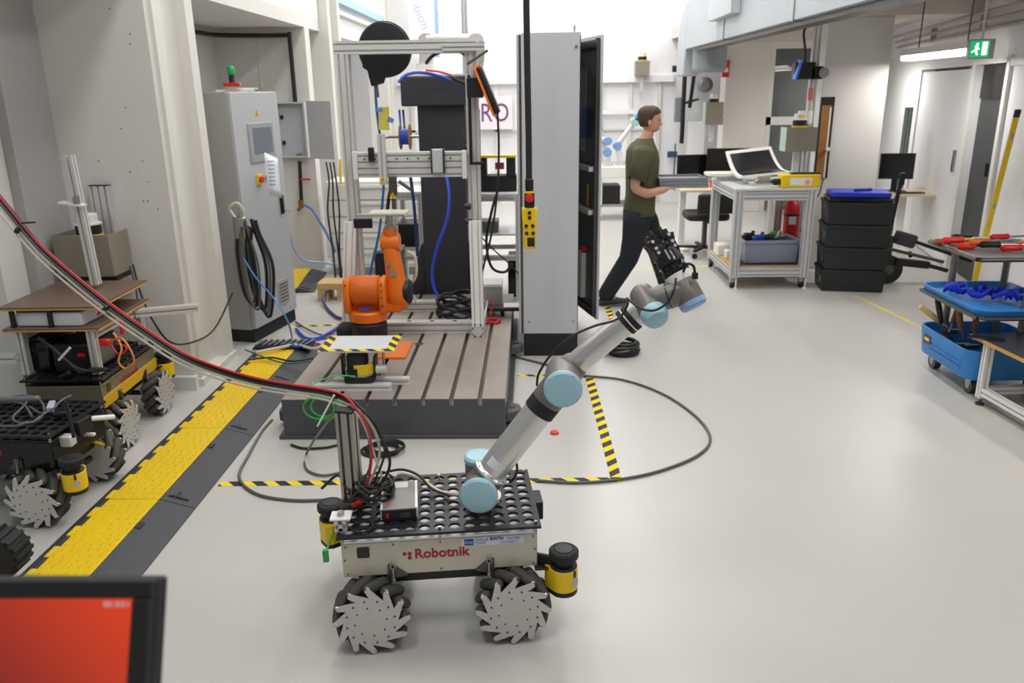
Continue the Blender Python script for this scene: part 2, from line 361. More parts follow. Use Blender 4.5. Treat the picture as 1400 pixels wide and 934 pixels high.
def scanner(parent, x, y, z, ang, name='laser_scanner', s=1.):
    """yellow safety laser scanner, front toward local -y rotated by ang"""
    q = Matrix.Rotation(ang, 4, 'Z'); pos = Vector((x,y,z))
    def put(o, par):
        o.parent = par
        if par is parent: o.matrix_local = Matrix.Translation(pos) @ q @ Matrix.Scale(s,4)
    hw, D = .05, .05
    outline = [(hw*math.cos(a), hw*math.sin(a)) for a in [PI+PI*i/14 for i in range(15)]] + [(hw,.045),(.03,.06),(-.03,.06),(-hw,.045)]
    b = MB().prism(outline,(0,0,.018),(1,0,0),(0,1,0),(0,0,1),.082).build(name, yellow, None, .003); put(b, parent)
    def sub(mb, nm, mm, bev=0.): o = mb.build(nm, mm, b, bev); return o
    sub(MB().prism([(a*.99,c*.99) for a,c in outline],(0,0,0),(1,0,0),(0,1,0),(0,0,1),.0185),'base',black,.003)
    sub(MB().lathe([(.047,.0995),(.047,.106),(.034,.112),(.036,.128),(.047,.136)],n=28),'window_ring',black)
    sub(MB().lathe([(.049,.1355),(.052,.14),(.052,.16),(.046,.166),(.03,.167)],n=32),'top_cap',rubber)
    sub(MB().lathe([(.03,.1665),(.03,.169),(.027,.1695)],n=28),'cap_ring',black)
    sub(MB().box((.006,-.0505,.088),(.009,.004,.024)),'indicator_strip',black)
    sub(MB().box((.008,-.0505,.056),(.024,.003,.026)).build('status_label',mat('label_grey','#b9bcc0',.4)) and MB().box((.008,-.0498,.056),(.026,.003,.028)),'status_label',mat('label_grey','#b9bcc0',.4))
    return b
def _clean():
    for o in list(bpy.data.objects):
        if o.name.startswith('status_label') and o.parent is None: bpy.data.objects.remove(o)
red_ink = mat('red_ink','#a3202a',.5,var=0); blue_ink = mat('blue_ink','#23439b',.5,var=0); grey_ink = mat('grey_ink','#7b84a8',.5,var=0)
def make_robot(label, loc, rotz, body_m, lid_m, skirt=None, logo=True, sticker=False, trim=None):
    t = thing('mobile_robot', label, 'robot', loc, rotz, 'wheeled robot platforms')
    b = MB().bb((-.335,-.2,.262),(.335,.2,.392)).build('body', body_m, t, .004)
    m = MB()
    for x in (-.32,-.16,0,.16,.32):
        for z in (.275,.38): m.cyl((x,-.2,z),(x,-.2035,z),.0028,n=8)
    m.cyl((-.326,-.2,.33),(-.326,-.2035,.33),.0028,n=8).cyl((.326,-.2,.33),(.326,-.2035,.33),.0028,n=8)
    tag(m.build('panel_screws', dsteel, b), kind='stuff')
    MB().bb((-.335,-.198,.392),(.335,.198,.398)).build('lid', lid_m, t)
    MB().bb((-.29,-.16,.205),(.29,.16,.262)).build('chassis', black, t, .006)
    for x in (-.24,.24): MB().cyl((x,-.24,.135),(x,.24,.135),.016,n=12).build('axle', dsteel, t)
    hole_plate(13,8,.0515,.0198,.418,.428).build('top_plate', plate_m, t, smooth=False)
    for x in (-.33,0,.33):
        for y in (-.195,.195):
            MB().cyl((x,y,.392),(x,y,.436),.006,n=10).build('standoff', steel, t)
    for x in (-.245,.245):
        make_wheel(t, (x,-.225,.1325), 1 if x < 0 else -1, False)
        make_wheel(t, (x,.225,.1325), -1 if x < 0 else 1, True)
    for x in (-.165,.165):
        g = MB().prism([(-.05,.0),(.0,.042),(.018,.042),(.018,-.01),(0,-.01)],(x if x>0 else x,-.2,.262),(1 if x>0 else -1,0,0),(0,0,1),(0,-1,0),.007).build('lifting_bracket', dsteel, t)
        MB().tube(arc((x,-.216,.303),.0085,0,2*PI,10,(1,0,0),(0,0,1))[:-1],.0025,6,3,True).cyl((x,-.216,.296),(x,-.216,.255),.004,n=8).cyl((x,-.216,.262),(x,-.216,.247),.008,n=10).build('lifting_eye', steel, g)
    MB().prism(rrect(.042,.04,.006),(-.262,-.2,.356),(1,0,0),(0,0,1),(0,-1,0),.003).build('power_socket', blackg, t)
    MB().bb((.335,-.05,.355),(.375,.05,.425)).build('side_handle', black, t, .004)
    if logo:
        lg = text('Robotnik', .05, 'lettering', red_ink, b, frame4((-.09,-.2012,.322),(1,0,0),(0,0,1)), bold=.0011)
        m = MB()
        for dx, dz in ((-.123,.016+.325),(-.106,.016+.325),(-.106,.325)): m.cyl((dx,-.2,dz),(dx,-.2022,dz),.0068,n=16)
        tag(m.build('logo_dots', red_ink, b), kind='stuff')
    if sticker:
        s = MB().box((.18,-.2008,.372),(.215,.0016,.03)).build('sticker', mat('sticker_white','#d8dbe6',.4), b)
        q = MB().box((.098,-.202,.372),(.032,.001,.024)).build('emblem_square', blue_ink, b)
        text('EMA', .0145, 'emblem_lettering', mat('sticker_white','#d8dbe6',.4), b, frame4((.0845,-.2026,.366),(1,0,0),(0,0,1)), .0002)
        for k in range(4): MB().box((.137-(.004 if k==0 else 0)+(k%2)*.003,-.202,.3815-k*.006),(.03+.008*(k%3),.0006,.0022)).build('print_line', grey_ink, b)
        text('RWTH', .0165, 'lettering', blue_ink, b, frame4((.171,-.2022,.3742),(1,0,0),(0,0,1)), .0003, bold=.0006, sx=.95)
        text('AACHEN', .0128, 'lettering', grey_ink, b, frame4((.2285,-.2022,.3745),(1,0,0),(0,0,1)), .0003, sx=.92)
        text('UNIVERSITY', .0125, 'lettering', grey_ink, b, frame4((.2065,-.2022,.3605),(1,0,0),(0,0,1)), .0003, sx=.95)
    if trim: MB().bb((-.337,-.2045,.262),(.337,-.2,.325)).build('side_panel', trim, t, .001)
    for sx, sy in ((.425,-.215),(-.425,.215)):
        a = math.atan2(sy, sx)+PI/2
        scanner(t, sx, sy, .165, a-R(30) if sx > 0 else a-R(30))
        MB().box((sx*.86,sy*.9,.275),(.07,.012,.05),a*0+R(-25)).box((sx*.82,sy*.97,.26),(.05,.03,.008)).build('scanner_bracket', black, t, .002)
    _clean(); return t
cream_body = mat('cream_metal_panel', '#c9c2b2', .38, .25, var=.04, scale=6)
make_robot('cream bodied wheeled robot platform carrying the silver and blue robot arm', (-.341,2.618,0), R(6.5), cream_body, mat('lid_reflection_white','#fbfbfb',.25,var=0), sticker=True)  # shiny metal lid coloured white in place of the ceiling it reflects
blk_body = mat('glossy_black_body', '#16161a', .2, .2, var=.1)
make_robot('black bodied wheeled robot platform at the left edge with coiled cables on top', (-2.45,3.44,0), R(-4), blk_body, blackg)
make_robot('yellow sided wheeled robot platform carrying stacked boards beside the left wall', (-2.49,4.27,0), R(92), mat('dull_silver_body','#8d8873',.4,.5,var=.06), blackg, trim=mat('panel_yellow','#d9ad25',.4,var=.06))
# --- robot arm on the front platform
grey_j = mat('grey_joint', '#77736f', .42, .3, var=.05, scale=15)
cyan = mat('light_blue_cap', '#a3cbd8', .4, var=.03)
cyan2 = mat('periwinkle_cap', '#8fb0dc', .4, var=.03)
arm_alu = mat('arm_tube_aluminium', '#d8d6d2', .27, .8, var=.03)
AB = Vector((-.19,2.64,.428))
arm = thing('robot_manipulator', 'jointed silver robot arm with light blue joint caps and black gripper', 'robot arm', AB)
def L(v): return Vector(v)-AB
ax = Vector((-.03,-1,0)).normalized()
MB().lathe([(.074,0),(.074,.012),(.06,.016),(.058,.05)],L(AB)).build('base', alu_w, arm)
o = MB().lathe([(.05,.03),(.055,.036),(.055,.15)],L(AB)).build('base_joint', grey_j, arm)
MB().lathe([(.056,.15),(.058,.153),(.058,.166),(.05,.175),(.03,.177)],L(AB)).build('joint_cap', cyan, o)
SH = Vector((-.187,2.51,.512))
o = MB().lathe([(.05,-.14),(.06,-.1),(.062,-.02),(.062,0)],L(SH),ax).build('shoulder_joint', grey_j, arm)
def cap(c, d, r, m, par):
    q = MB().lathe([(r,0),(r*1.04,.004),(r*1.04,.014),(r*.93,.021),(r*.6,.0235)],L(c),d,36).build('joint_cap', m, par)
    x, y, z = basis(d); k = MB()
    for i in range(4):
        a = PI/4*1.2+i*PI/2; p = Vector(c)+ (x*math.cos(a)+y*math.sin(a))*r*.9; k.cyl(L(p+z*.012),L(p+z*.021),.004,n=8)
    tag(k.build('cap_screws', dsteel, q), kind='stuff'); return q
E0 = Vector((.102,2.51,.905)); T0 = Vector((-.187,2.575,.512)); T1 = Vector((.102,2.575,.905)); dT = (T1-T0).normalized(); LT = (T1-T0).length
cap(SH, ax, .064, cyan, o)
MB().lathe([(.05,.0),(.06,.03),(.06,.062)],L(T0),dT).build('shoulder_collar', grey_j, arm)
MB().lathe([(.066,.062),(.066,.07),(.056,.074),(.052,.078),(.052,LT-.1),(.05,LT-.098)],L(T0),dT,40).build('upper_arm_tube', arm_alu, arm)
x_, y_, z_ = basis(dT); m = MB()
for i in range(12):
    a = 2*PI*i/12; p = T0+dT*.068+(x_*math.cos(a)+y_*math.sin(a))*.0605; m.cyl(L(p),L(p+dT*.005),.003,n=8)
tag(m.build('flange_screws', dsteel, arm), kind='stuff')
MB().lathe([(.056,LT-.135),(.056,LT-.092)],L(T0),dT,36).build('rubber_band', rubber, arm)
MB().lathe([(.053,LT-.094),(.056,LT-.085),(.057,LT-.03),(.05,LT)],L(T0),dT,36).build('elbow_collar', grey_j, arm)
o = MB().lathe([(.045,-.19),(.058,-.17),(.062,-.12),(.062,0)],L(E0),ax,36).build('elbow_joint', grey_j, arm); cap(E0, ax, .062, cyan, o)
# label plate on the tube
n_ = (Vector((-.1,-1,.45))-dT*Vector((-.1,-1,.45)).dot(dT)).normalized()
q_ = dT.cross(n_)
mm = MB(); rings = []
for k in range(2):
    t = .10+.075*0; 
rings = [[L(T0+dT*(.10+.035*j)+(n_*math.cos(a)+q_*math.sin(a))*.0526) for a in [R(-32+64*i/8) for i in range(9)]] for j in range(2)]
mm.add([v for r in rings for v in r], [(i,i+1,9+i+1,9+i) for i in range(8)]).build('name_label', mat('sticker_white2','#dfe2e4',.4), arm)
F0 = Vector((.104,2.645,.90)); F1 = at(884,417,2.645); dF = (F1-F0).normalized(); LF = (F1-F0).length
MB().lathe([(.045,0),(.054,.02),(.05,.06),(.045,.072)],L(F0),dF,36).build('forearm_collar', grey_j, arm)
MB().lathe([(.0415,.07),(.0425,.074),(.0425,LF-.03),(.038,LF)],L(F0),dF,36).build('forearm_tube', arm_alu, arm)
cl = MB().lathe([(.046,LF*.74),(.048,LF*.745),(.048,LF*.84),(.046,LF*.845)],L(F0),dF,36).build('cable_clamp', rubber, arm)
MB().lathe([(.0487,LF*.785),(.0487,LF*.797)],L(F0),dF,36).build('cable_tie', white_p, cl)
W1b, W1f = at(876,400,2.675), at(893,428,2.585); dW = (W1f-W1b).normalized()
o = MB().lathe([(.03,-.012),(.04,0),(.044,.02),(.044,(W1f-W1b).length)],L(W1b),dW,32).build('wrist_joint', grey_j, arm)
MB().lathe([(.0445,0),(.0455,.003),(.0455,.026),(.037,.043),(.02,.048)],L(W1f-dW*.006),dW,32).build('joint_cap', cyan, o)
W2a, W2b = (W1b+W1f)/2, at(934,398,2.61); d2 = (W2b-W2a).normalized(); l2 = (W2b-W2a).length
o = MB().lathe([(.03,0),(.043,.02),(.0445,.04),(.0445,l2-.01),(.038,l2+.03)],L(W2a),d2,32).build('wrist_joint', grey_j, arm)
MB().lathe([(.0455,l2*.58),(.0455,l2*.61)],L(W2a),d2,32).build('joint_seal', blackg, o)
W3a, W3b = at(948,416,2.59), at(924,372,2.64); d3 = (W3b-W3a).normalized(); l3 = (W3b-W3a).length
o = MB().lathe([(.044,.0),(.046,.012),(.046,l3*.66),(.043,l3*.7)],L(W3a),d3,32).build('wrist_joint', grey_j, arm)
MB().lathe([(.02,-.014),(.038,-.012),(.0455,-.004),(.0465,.012)],L(W3a),d3,32).build('joint_cap', cyan2, o)
MB().lathe([(.0435,l3*.69),(.0445,l3*.7),(.0445,l3*.93),(.04,l3*.95)],L(W3a),d3,32).build('tool_flange', alu_w, arm)
# gripper
G0 = W3a+d3*(l3*.92); gx, gy, gz = basis(d3)
gx = (Vector((1,.1,0))-d3*Vector((1,.1,0)).dot(d3)).normalized(); gy = d3.cross(gx)
def gp(a, b, c): return L(G0+gx*a+gy*b+d3*c)
gr = MB().lathe([(.044,0),(.046,.004),(.046,.02),(.041,.024),(.043,.034),(.048,.037),(.048,.05),(.045,.056),(.043,.075),(.036,.09)],L(G0),d3,32).build('gripper_body', blackg, arm)
m = MB()
for i in range(8):
    a = 2*PI*i/8+.3; p = G0+(gx*math.cos(a)+gy*math.sin(a))*.0395; m.cyl(L(p+d3*.01),L(p+d3*.01+(p-G0).normalized()*.005),.0045,n=10)
    if i%2: m.cyl(L(p+d3*.044),L(p+d3*.044+(p-G0).normalized()*.005),.006,n=10)
tag(m.build('gripper_screws', steel, gr), kind='stuff')
G3 = Matrix((gx,gy,d3)).transposed()
for s in (-1,1):
    m = MB(); m.box(gp(s*.024,0,.09),(.036,.056,.04),G3).box(gp(s*.033,0,.115),(.028,.042,.05),G3 @ Matrix.Rotation(s*.3,3,'Y')).box(gp(s*.026,0,.140),(.026,.036,.034),G3)
    f = m.build('gripper_finger', blackg, arm, .003)
    MB().box(gp(s*.017,0,.150),(.014,.036,.04),G3).build('fingertip_pad', rubber, f, .002)
    m = MB()
    for c_ in (.088,.105,.13):
        m.cyl(gp(s*.031,-.03,c_),gp(s*.031,.03,c_),.006,n=10)
    tag(m.build('finger_pin', steel, f), kind='stuff')
MB().box(gp(0,-.018,.083),(.03,.008,.012),G3).build('gripper_label', white_p, gr)
# gripper cable with plug, arm cables
m = MB().tube([L(at(934,372,2.6)),L(at(940,361,2.57)),L(at(948,364,2.56)),L(at(950,374,2.57))],.0045,8)
m.box(L(at(950,377,2.57)),(.018,.015,.02)).build('gripper_cable', black, arm)
def cable(name, pts, r, m, label, cat='cable', group=None, parent=None, n=8, sub=6):
    o = MB().tube(pts, r, n, sub).build(name, m, parent)
    if parent is None: tag(o, label, cat, group)
    return o
cable('arm_cable', [L(p) for p in [at(924,381,2.56),at(921,398,2.52),at(912,414,2.52),at(896,424,2.52),at(879,423,2.52),at(866,415,2.56),at(857,408,2.6),at(858,416,2.58),at(851,430,2.58),at(838,439,2.57),at(812,446,2.57),at(782,460,2.57),at(755,483,2.58),at(737,510,2.58),at(734,527,2.6)]],.0042,cab_k,None,parent=arm)
cable('arm_cable', [L(p) for p in [at(704,628,2.62),at(707,640,2.64),at(704,652,2.66),at(697,660,2.67)]],.005,cab_k,None,parent=arm)
# --- mast and boxes on the platform
ms = thing('cable_mast', 'short upright aluminium mast on the cream robot platform', 'mast', (-.652,2.6,.428), R(-12))
profile(MB(),(0,0,.0),(0,0,.36),.066,.045,(0,1,0)).build('post', mat('weathered_aluminium','#a9a59c',.38,.75,var=.06), ms)
MB().box((0,0,.364),(.068,.047,.009)).build('end_cap', black, ms, .002)
MB().bb((-.03,-.05,0),(.03,-.024,.025)).build('foot_bracket', dsteel, ms, .003)
bx = thing('power_supply', 'ribbed grey metal inverter box on the robot platform', 'inverter', (-.475,2.555,.428), R(8))
MB().bb((-.06,-.085,.004),(.06,.125,.05)).build('case', mat('grey_metal_case','#807d79',.4,.5,var=.05), bx, .004)
m = MB()
for s in (-1,1):
    for z in (.012,.024,.036,.048): m.bb((s*.06-.004,-.083,z-.002),(s*.06+.004,.123,z+.002))
tag(m.build('cooling_ribs', alu, bx), kind='stuff')
MB().bb((-.058,-.088,.006),(.058,-.084,.047)).build('front_panel', black, bx)
MB().box((-.04,-.088,.026),(.01,.004,.016)).build('switch', red, bx)
MB().box((.02,-.0885,.026),(.035,.002,.018)).build('display', dsteel, bx)
MB().bb((-.03,.07,.05),(.03,.115,.0505)).build('name_label', mat('label_pale','#c8c6c4',.4), bx)
MB().cyl((-.036,-.05,.05),(-.036,-.05,.0506),.007,n=16).build('red_mark', red, bx)
text('INVERTER', .012, 'lettering', mat('label_pale','#c8c6c4',.4), bx, frame4((-.012,-.03,.0502),(.35,.94,0),(-.94,.35,0)), .0003) if False else None
mt = thing('valve_block', 'small aluminium profile block at the front left platform corner', 'block', (-.655,2.43,.428), R(4))
profile(MB(),(0,-.03,.02),(0,.05,.02),.04,.04).build('profile', alu, mt)
MB().bb((-.035,-.03,.041),(.035,.03,.049)).build('plate', alu_w, mt, .002); MB().cyl((0,0,.049),(0,0,.062),.012,n=16).build('knob', steel, mt)
MB().tube(arc((.07,-.012,.006),.035,0,2*PI,14)[:-1],.004,6,3,True).build('black_ring', black, mt)
o = MB().box((-.695,2.345,.372),(.018,.014,.045)).cyl((-.695,2.345,.385),(-.69,2.38,.395),.004,n=8).cyl((-.69,2.38,.393),(-.68,2.41,.427),.004,n=8).build('green_connector', mat('green_plastic','#2ea043',.4), None, .002); tag(o,'green plug dangling from the front left corner of the cream robot platform','plug')
# ------------------------------------------------------------------ centre: slotted bed plate, gantry, robots, cabinet
bed_top = mat('worn_machined_steel', '#a0968d', .45, .2, var=.16, scale=5, bump=.03, bscale=40)
bed_side = mat('dark_grey_paint', '#505157', .45, var=.05, scale=6)
bp = thing('slotted_bed_plate', 'heavy dark grey steel bed plate with lengthwise slots under the gantry', 'bed plate', (-.77,5.32,0))
X0, X1, Y0, Y1, ZT = -.62, .62, -1.19, 1.2, .236
MB().bb((X0,Y0,0.02),(X1,Y1,.175)).build('base', bed_side, bp, .004)
MB().bb((X0-.03,Y0-.015,0),(X1+.03,Y1,.022)).build('foot_flange', bed_side, bp, .003)
MB().bb((X0,Y0-.004,.022),(X1,Y0-.0005,.196)).build('front_face', bed_side, bp)
sx = [X0]+[v+.77 for v in (-1.232,-1.075,-.918,-.761,-.604,-.447,-.29)]+[X1]
for i in range(8):
    a = sx[i]+(0 if i == 0 else .012); b = sx[i+1]-(0 if i == 7 else .012)
    m = MB().bb((a,Y0,.205),(b,Y1,ZT)).bb((a+(0 if i==0 else .01),Y0,.1752),(b-(0 if i==7 else .01),Y1,.2049))
    m.build('deck_strip', bed_top, bp, .002)
    MB().bb((a,Y0-.0015,.176),(b,Y0+.001,ZT-.004)).build('painted_edge', bed_side, bp)
for v in sx[1:-1]: MB().bb((v-.02,Y0-.0005,.1752),(v+.02,Y1,.179)).build('slot_floor', bed_top, bp)
for s in (-1,1):
    for y in (-.98,.25):
        o = MB().prism([(0,-.09),(.075,-.05),(.085,0),(.075,.05),(0,.09)],(s*.62,y,.04),(s,0,0),(0,1,0),(0,0,1),.06).build('anchor_lug', bed_side, bp, .006)
        MB().cyl((s*.655,y,.1),(s*.655,y,.1015),.022,n=20).build('bolt_hole', black, o)
MB().cyl((.012,-.18,ZT),(.012,-.18,ZT+.0012),.03,n=24).build('bolt_hole', black, bp)
# gantry of aluminium profiles
gt = thing('aluminium_gantry', 'tall aluminium profile gantry standing on the slotted bed plate', 'gantry', (-.79,5.42,.236))
def gl(x, y, z): return Vector((x+.79, y-5.42, z-.236))
def gprof(name, a, b, w, h, m=alu, up=(0,0,1)): return profile(MB(), gl(*a), gl(*b), w, h, up).build(name, m, gt)
wprof = mat('white_profile','#f4f4f2',.4,var=.02)
gprof('post', (-1.195,5.42,.32),(-1.195,5.42,2.085),.08,.08, up=(0,1,0)); gprof('post', (-.375,5.42,.32),(-.375,5.42,2.085),.08,.08, up=(0,1,0))
gprof('brace', (-1.205,5.335,1.03),(-1.275,5.335,.32),.08,.04,wprof,(0,1,0)); gprof('brace', (-.375,5.335,1.03),(-.372,5.335,.32),.08,.04,wprof,(0,1,0))
gprof('top_beam', (-1.245,5.42,2.125),(-.335,5.42,2.125),.08,.08)
gprof('top_rail', (-.55,5.36,2.115),(-.285,5.36,2.115),.04,.04)
gprof('base_beam', (-.372,5.28,.276),(-.372,6.35,.276),.08,.08); gprof('base_beam', (-1.275,5.28,.276),(-1.275,6.35,.276),.08,.08)
gprof('cross_beam', (-1.235,5.42,.276),(-.412,5.42,.276),.08,.08); gprof('cross_beam', (-1.235,6.0,.276),(-.412,6.0,.276),.08,.08)
for x in (-.86,-.7,-.54):
    MB().box(gl(x,5.42,.3165),(.03,.02,.003)).build('slot_nut', black, gt)
ab = gprof('linear_axis', (-1.155,5.36,1.4),(-.415,5.36,1.4),.08,.16,alu)
for x in (-1.14,-.43): MB().box(gl(x,5.3,1.4),(.03,.025,.18)).build('end_bracket', alu_w, gt, .003)
o = MB().box(gl(-.6,5.295,1.425),(.075,.045,.15)).build('carriage', grey_ral, gt, .006)
for s in (-1,1): MB().box(gl(-.6+s*.04,5.29,1.425),(.008,.05,.155)).build('wiper', black, o)
for i in range(9): MB().cyl(gl(-1.08+i*.07,5.318,1.44),gl(-1.08+i*.07,5.3155,1.44),.006,n=8).build('axis_bolt', black, gt)
profile(MB(), gl(-.955,5.27,1.28), gl(-.955,5.27,1.6), .045,.045,(0,1,0)).build('vertical_slide', alu, gt)
MB().box(gl(-1.03,5.3,1.47),(.035,.04,.09)).build('sensor_block', black, gt, .003)
tri = [(-.022,-.018),(.022,-.018),(0,.022)]
for x, z in ((-.955,1.315),(-.9,1.21)):
    o = MB().prism(tri,gl(x,5.243 if z > 1.3 else 5.26,z),(1,0,0),(0,0,1),(0,-1,0),.002).build('warning_sign', mat('amber','#f0b323',.4), gt)
    MB().box(gl(x,5.2405 if z > 1.3 else 5.2575,z-.002),(.005,.001,.018)).build('warning_mark', black, o)
MB().box(gl(-.9,5.29,1.27),(.05,.05,.12)).cyl(gl(-.9,5.29,1.21),gl(-.9,5.29,1.12),.014,n=10).cyl(gl(-.86,5.29,1.3),gl(-.78,5.29,1.24),.012,n=8).build('tool_holder', dsteel, gt, .004)
for z in (1.12,1.02): MB().cyl(gl(-.44,5.36,z),gl(-.4,5.36,z),.02,n=12).build('clamp_knob', black, gt)
MB().box(gl(-1.12,5.33,1.02),(.12,.03,.06)).build('cable_clamp_block', black, gt)
gprof('cross_rod', (-1.16,5.36,1.065),(-.86,5.36,1.065),.03,.03)
# hose reel hanging under the gantry beam
hr = thing('hose_reel', 'black spring hose reel mounted behind the gantry top beam', 'hose reel', at(527,68,5.62))
MB().lathe([(.12,-.05),(.165,-.045),(.172,-.03),(.172,.03),(.165,.045),(.12,.05)],(0,0,0),(0,1,0),40).build('drum', black, hr)
MB().lathe([(.166,-.032),(.176,-.03),(.176,-.022),(.166,-.02)],(0,0,0),(0,1,0),40).build('rim', blackg, hr)
MB().prism([(-.15,0),(-.01,0),(-.01,-.15),(-.03,-.21),(-.1,-.23),(-.12,-.13),(-.15,-.11)],(0,-.055,0),(1,0,0),(0,0,1),(0,1,0),.11).build('outlet', black, hr, .006)
MB().box((0,0,.0),(.4,.06,.02)).build('mounting_bracket', black, hr)
MB().cyl((-.075,0,-.22),(-.07,0,-.3),.012,n=12).build('fitting', mat('brass','#a8842e',.35,.9), hr)
h0 = at(513,118,5.6)
cable('air_hose', [h0, at(515,150,5.6), at(520,190,5.6), at(525,232,5.6), at(523,275,5.58), at(518,320,5.56), at(509,360,5.52), at(504,385,5.5)], .009, mat('blue_hose','#2a6fb5',.4), 'blue air hose hanging down from the black hose reel', 'hose')
tg = thing('paper_tag', 'yellow paper tag taped to the blue air hose', 'tag', at(525,162,5.56))
MB().box((0,0,0),(.07,.004,.15),Matrix.Rotation(.06,3,'Y')).build('paper', mat('tag_yellow','#dccb5a',.7), tg)
MB().box((.045,-.006,-.01),(.04,.006,.03),Matrix.Rotation(.5,3,'Y')).build('tape', mat('tape_blue','#5f8fd8',.5), tg)
MB().box((-.03,0,.055),(.05,.01,.02)).build('tape', mat('tape_blue','#5f8fd8',.5), tg)
sp = thing('cable_spool', 'blue cable spool between plywood discs behind the gantry', 'spool', at(554,187,5.7)); sp.scale = (.8,.8,.85)
MB().cyl((-.035,0,0),(.035,0,0),.062,n=24).build('cable_winding', cab_b, sp)
for s in (-1,1): MB().cyl((s*.036,0,0),(s*.044,0,0),.1,n=28).build('flange', mat('plywood','#9b7446',.6,var=.15), sp)
MB().cyl((-.16,0,0),(.12,0,0),.012,n=12).build('spindle', steel, sp)
MB().cyl((-.15,0,.0),(-.15,-.2,-.0),.01,n=8).build('arm', steel, sp)
# black column with a white arm on top
kc = thing('steel_column', 'thick black steel column with a boxed head behind the gantry', 'column', (-.71,6.78,0))
kblk = mat('charcoal_paint', '#37373d', .5, var=.08, scale=4)
MB().bb((-.185,-.185,.0),(.185,.185,1.75)).build('shaft', kblk, kc, .01)
MB().bb((-.3,-.25,1.745),(.24,.2,1.97)).build('head_box', kblk, kc, .012)
MB().bb((-.285,-.2,1.971),(.2,.18,1.985)).build('head_lid', white_p, kc)
m = MB().bb((-.32,-.3,0),(.34,.3,.03)); m.build('base_plate', kblk, kc)
for s in (-1,1): MB().prism([(0,.03),(s*.17,.03),(s*.15,.2),(s*.03,.62),(0,.66)],(s*.185,-.16,0),(1,0,0),(0,0,1),(0,1,0),.03).build('gusset', kblk, kc)
MB().bb((.24,-.2,1.8),(.33,.1,1.95)).bb((.2,-.1,1.3),(.3,.0,1.72)).build('side_box', black, kc, .01)
MB().cyl((.19,-.14,1.42),(.3,-.14,1.42),.05,n=14).build('side_joint', dsteel, kc)
ua = thing('robot_manipulator', 'pale robot arm standing on top of the black steel column', 'robot arm', (-.84,6.75,1.986)); ua.scale = (1,1,.66)
wj = mat('pale_joint','#dcdcdc',.35,.2)
MB().lathe([(.08,0),(.08,.03),(.065,.05),(.065,.12)],(0,0,0)).build('base', white_p, ua)
MB().lathe([(.055,.1),(.055,.36),(.06,.37)],(0,0,0),(.08,0,1)).build('upper_arm_tube', wj, ua)
MB().lathe([(.06,-.08),(.065,-.06),(.065,.07),(.05,.09)],(.03,0,.4),(0,1,0)).build('elbow_joint', wj, ua)
MB().lathe([(.045,0),(.05,.05),(.05,.34),(.055,.36)],(.03,-.05,.4),(1,0,-.02)).build('forearm_tube', white_p, ua)
MB().lathe([(.055,-.07),(.055,.06)],(.42,-.05,.39),(0,1,0)).build('wrist_joint', wj, ua)
MB().lathe([(.085,0),(.08,.2),(.06,.34)],(.4,-.05,.36),(0,0,-1)).build('wrist_body', mat('arm_beige_grey','#b9b6b0',.4), ua)
cable('air_hose', [at(545,112,6.2),at(556,102,6.25),at(575,99,6.3),at(600,104,6.35),at(616,110,6.4)], .011, cab_b, 'short blue hose bent over the black column head', 'hose')
cable('control_cable', [at(618,106,6.3),at(640,116,6.25),at(652,122,6.2)], .013, cab_k, 'black cable behind the gantry post leaving the column head', 'cable')
cable('signal_cable', [at(582,96,6.3),at(600,98,6.3),at(614,102,6.3),at(622,107,6.3)], .007, cab_r, 'thin red cable lying on the column head', 'cable')
cable('dress_cable', [at(583,86,6.5),at(592,76,6.4),at(612,68,6.35),at(632,72,6.3),at(640,82,6.3)], .014, cab_k, 'thick black cable bowed below the gantry top beam', 'cable')
cable('air_hose', [at(608,230,6.3),at(614,265,6.2),at(611,300,6.15),at(597,340,6.1),at(591,375,6.1),at(596,400,6.08),at(610,416,6.05)], .012, mat('royal_blue_hose','#2f52df',.4), 'royal blue hose curving down in front of the black column', 'hose')
for k, (a, b) in enumerate((((546,150),(548,178)),((551,150),(553,175)))):
    cable('lead', [at(a[0],a[1],6.3),at(a[0]+1,(a[1]+b[1])/2,6.3),at(b[0],b[1],6.2)], .008, (cab_b,cab_k)[k], ('blue','black')[k]+' lead hanging from the left side of the column head', 'cable')
cable('hose', [at(560,232,5.9),at(566,280,5.9),at(569,320,5.9),at(571,350,5.9)], .012, mat('navy_hose','#23366f',.5), 'navy hose hanging left of the black column', 'hose')
cable('hose', [at(537,246,5.75),at(531,275,5.75),at(529,310,5.75),at(531,345,5.75)], .013, cab_k, 'thick black hose hanging behind the orange robot', 'hose')
# coil of black hose behind the front beam
co = thing('hose_coil', 'tangle of black hoses coiled inside the gantry base', 'coil', (-.55,5.75,.24))
for k in range(7):
    rr = .11+.02*random.random(); zz = .03+.022*k
    MB().tube([Vector((rr*1.25*math.cos(2*PI*i/12),rr*math.sin(2*PI*i/12),zz+.03*math.sin(i+k*2))) for i in range(12)],.011,8,4,True).build('loop', cab_k, co)
MB().tube([Vector((-.14,0,.05)),Vector((-.05,-.1,.1)),Vector((.08,-.06,.05)),Vector((.14,.05,.06))],.01,8).build('blue_loop', cab_b, co)
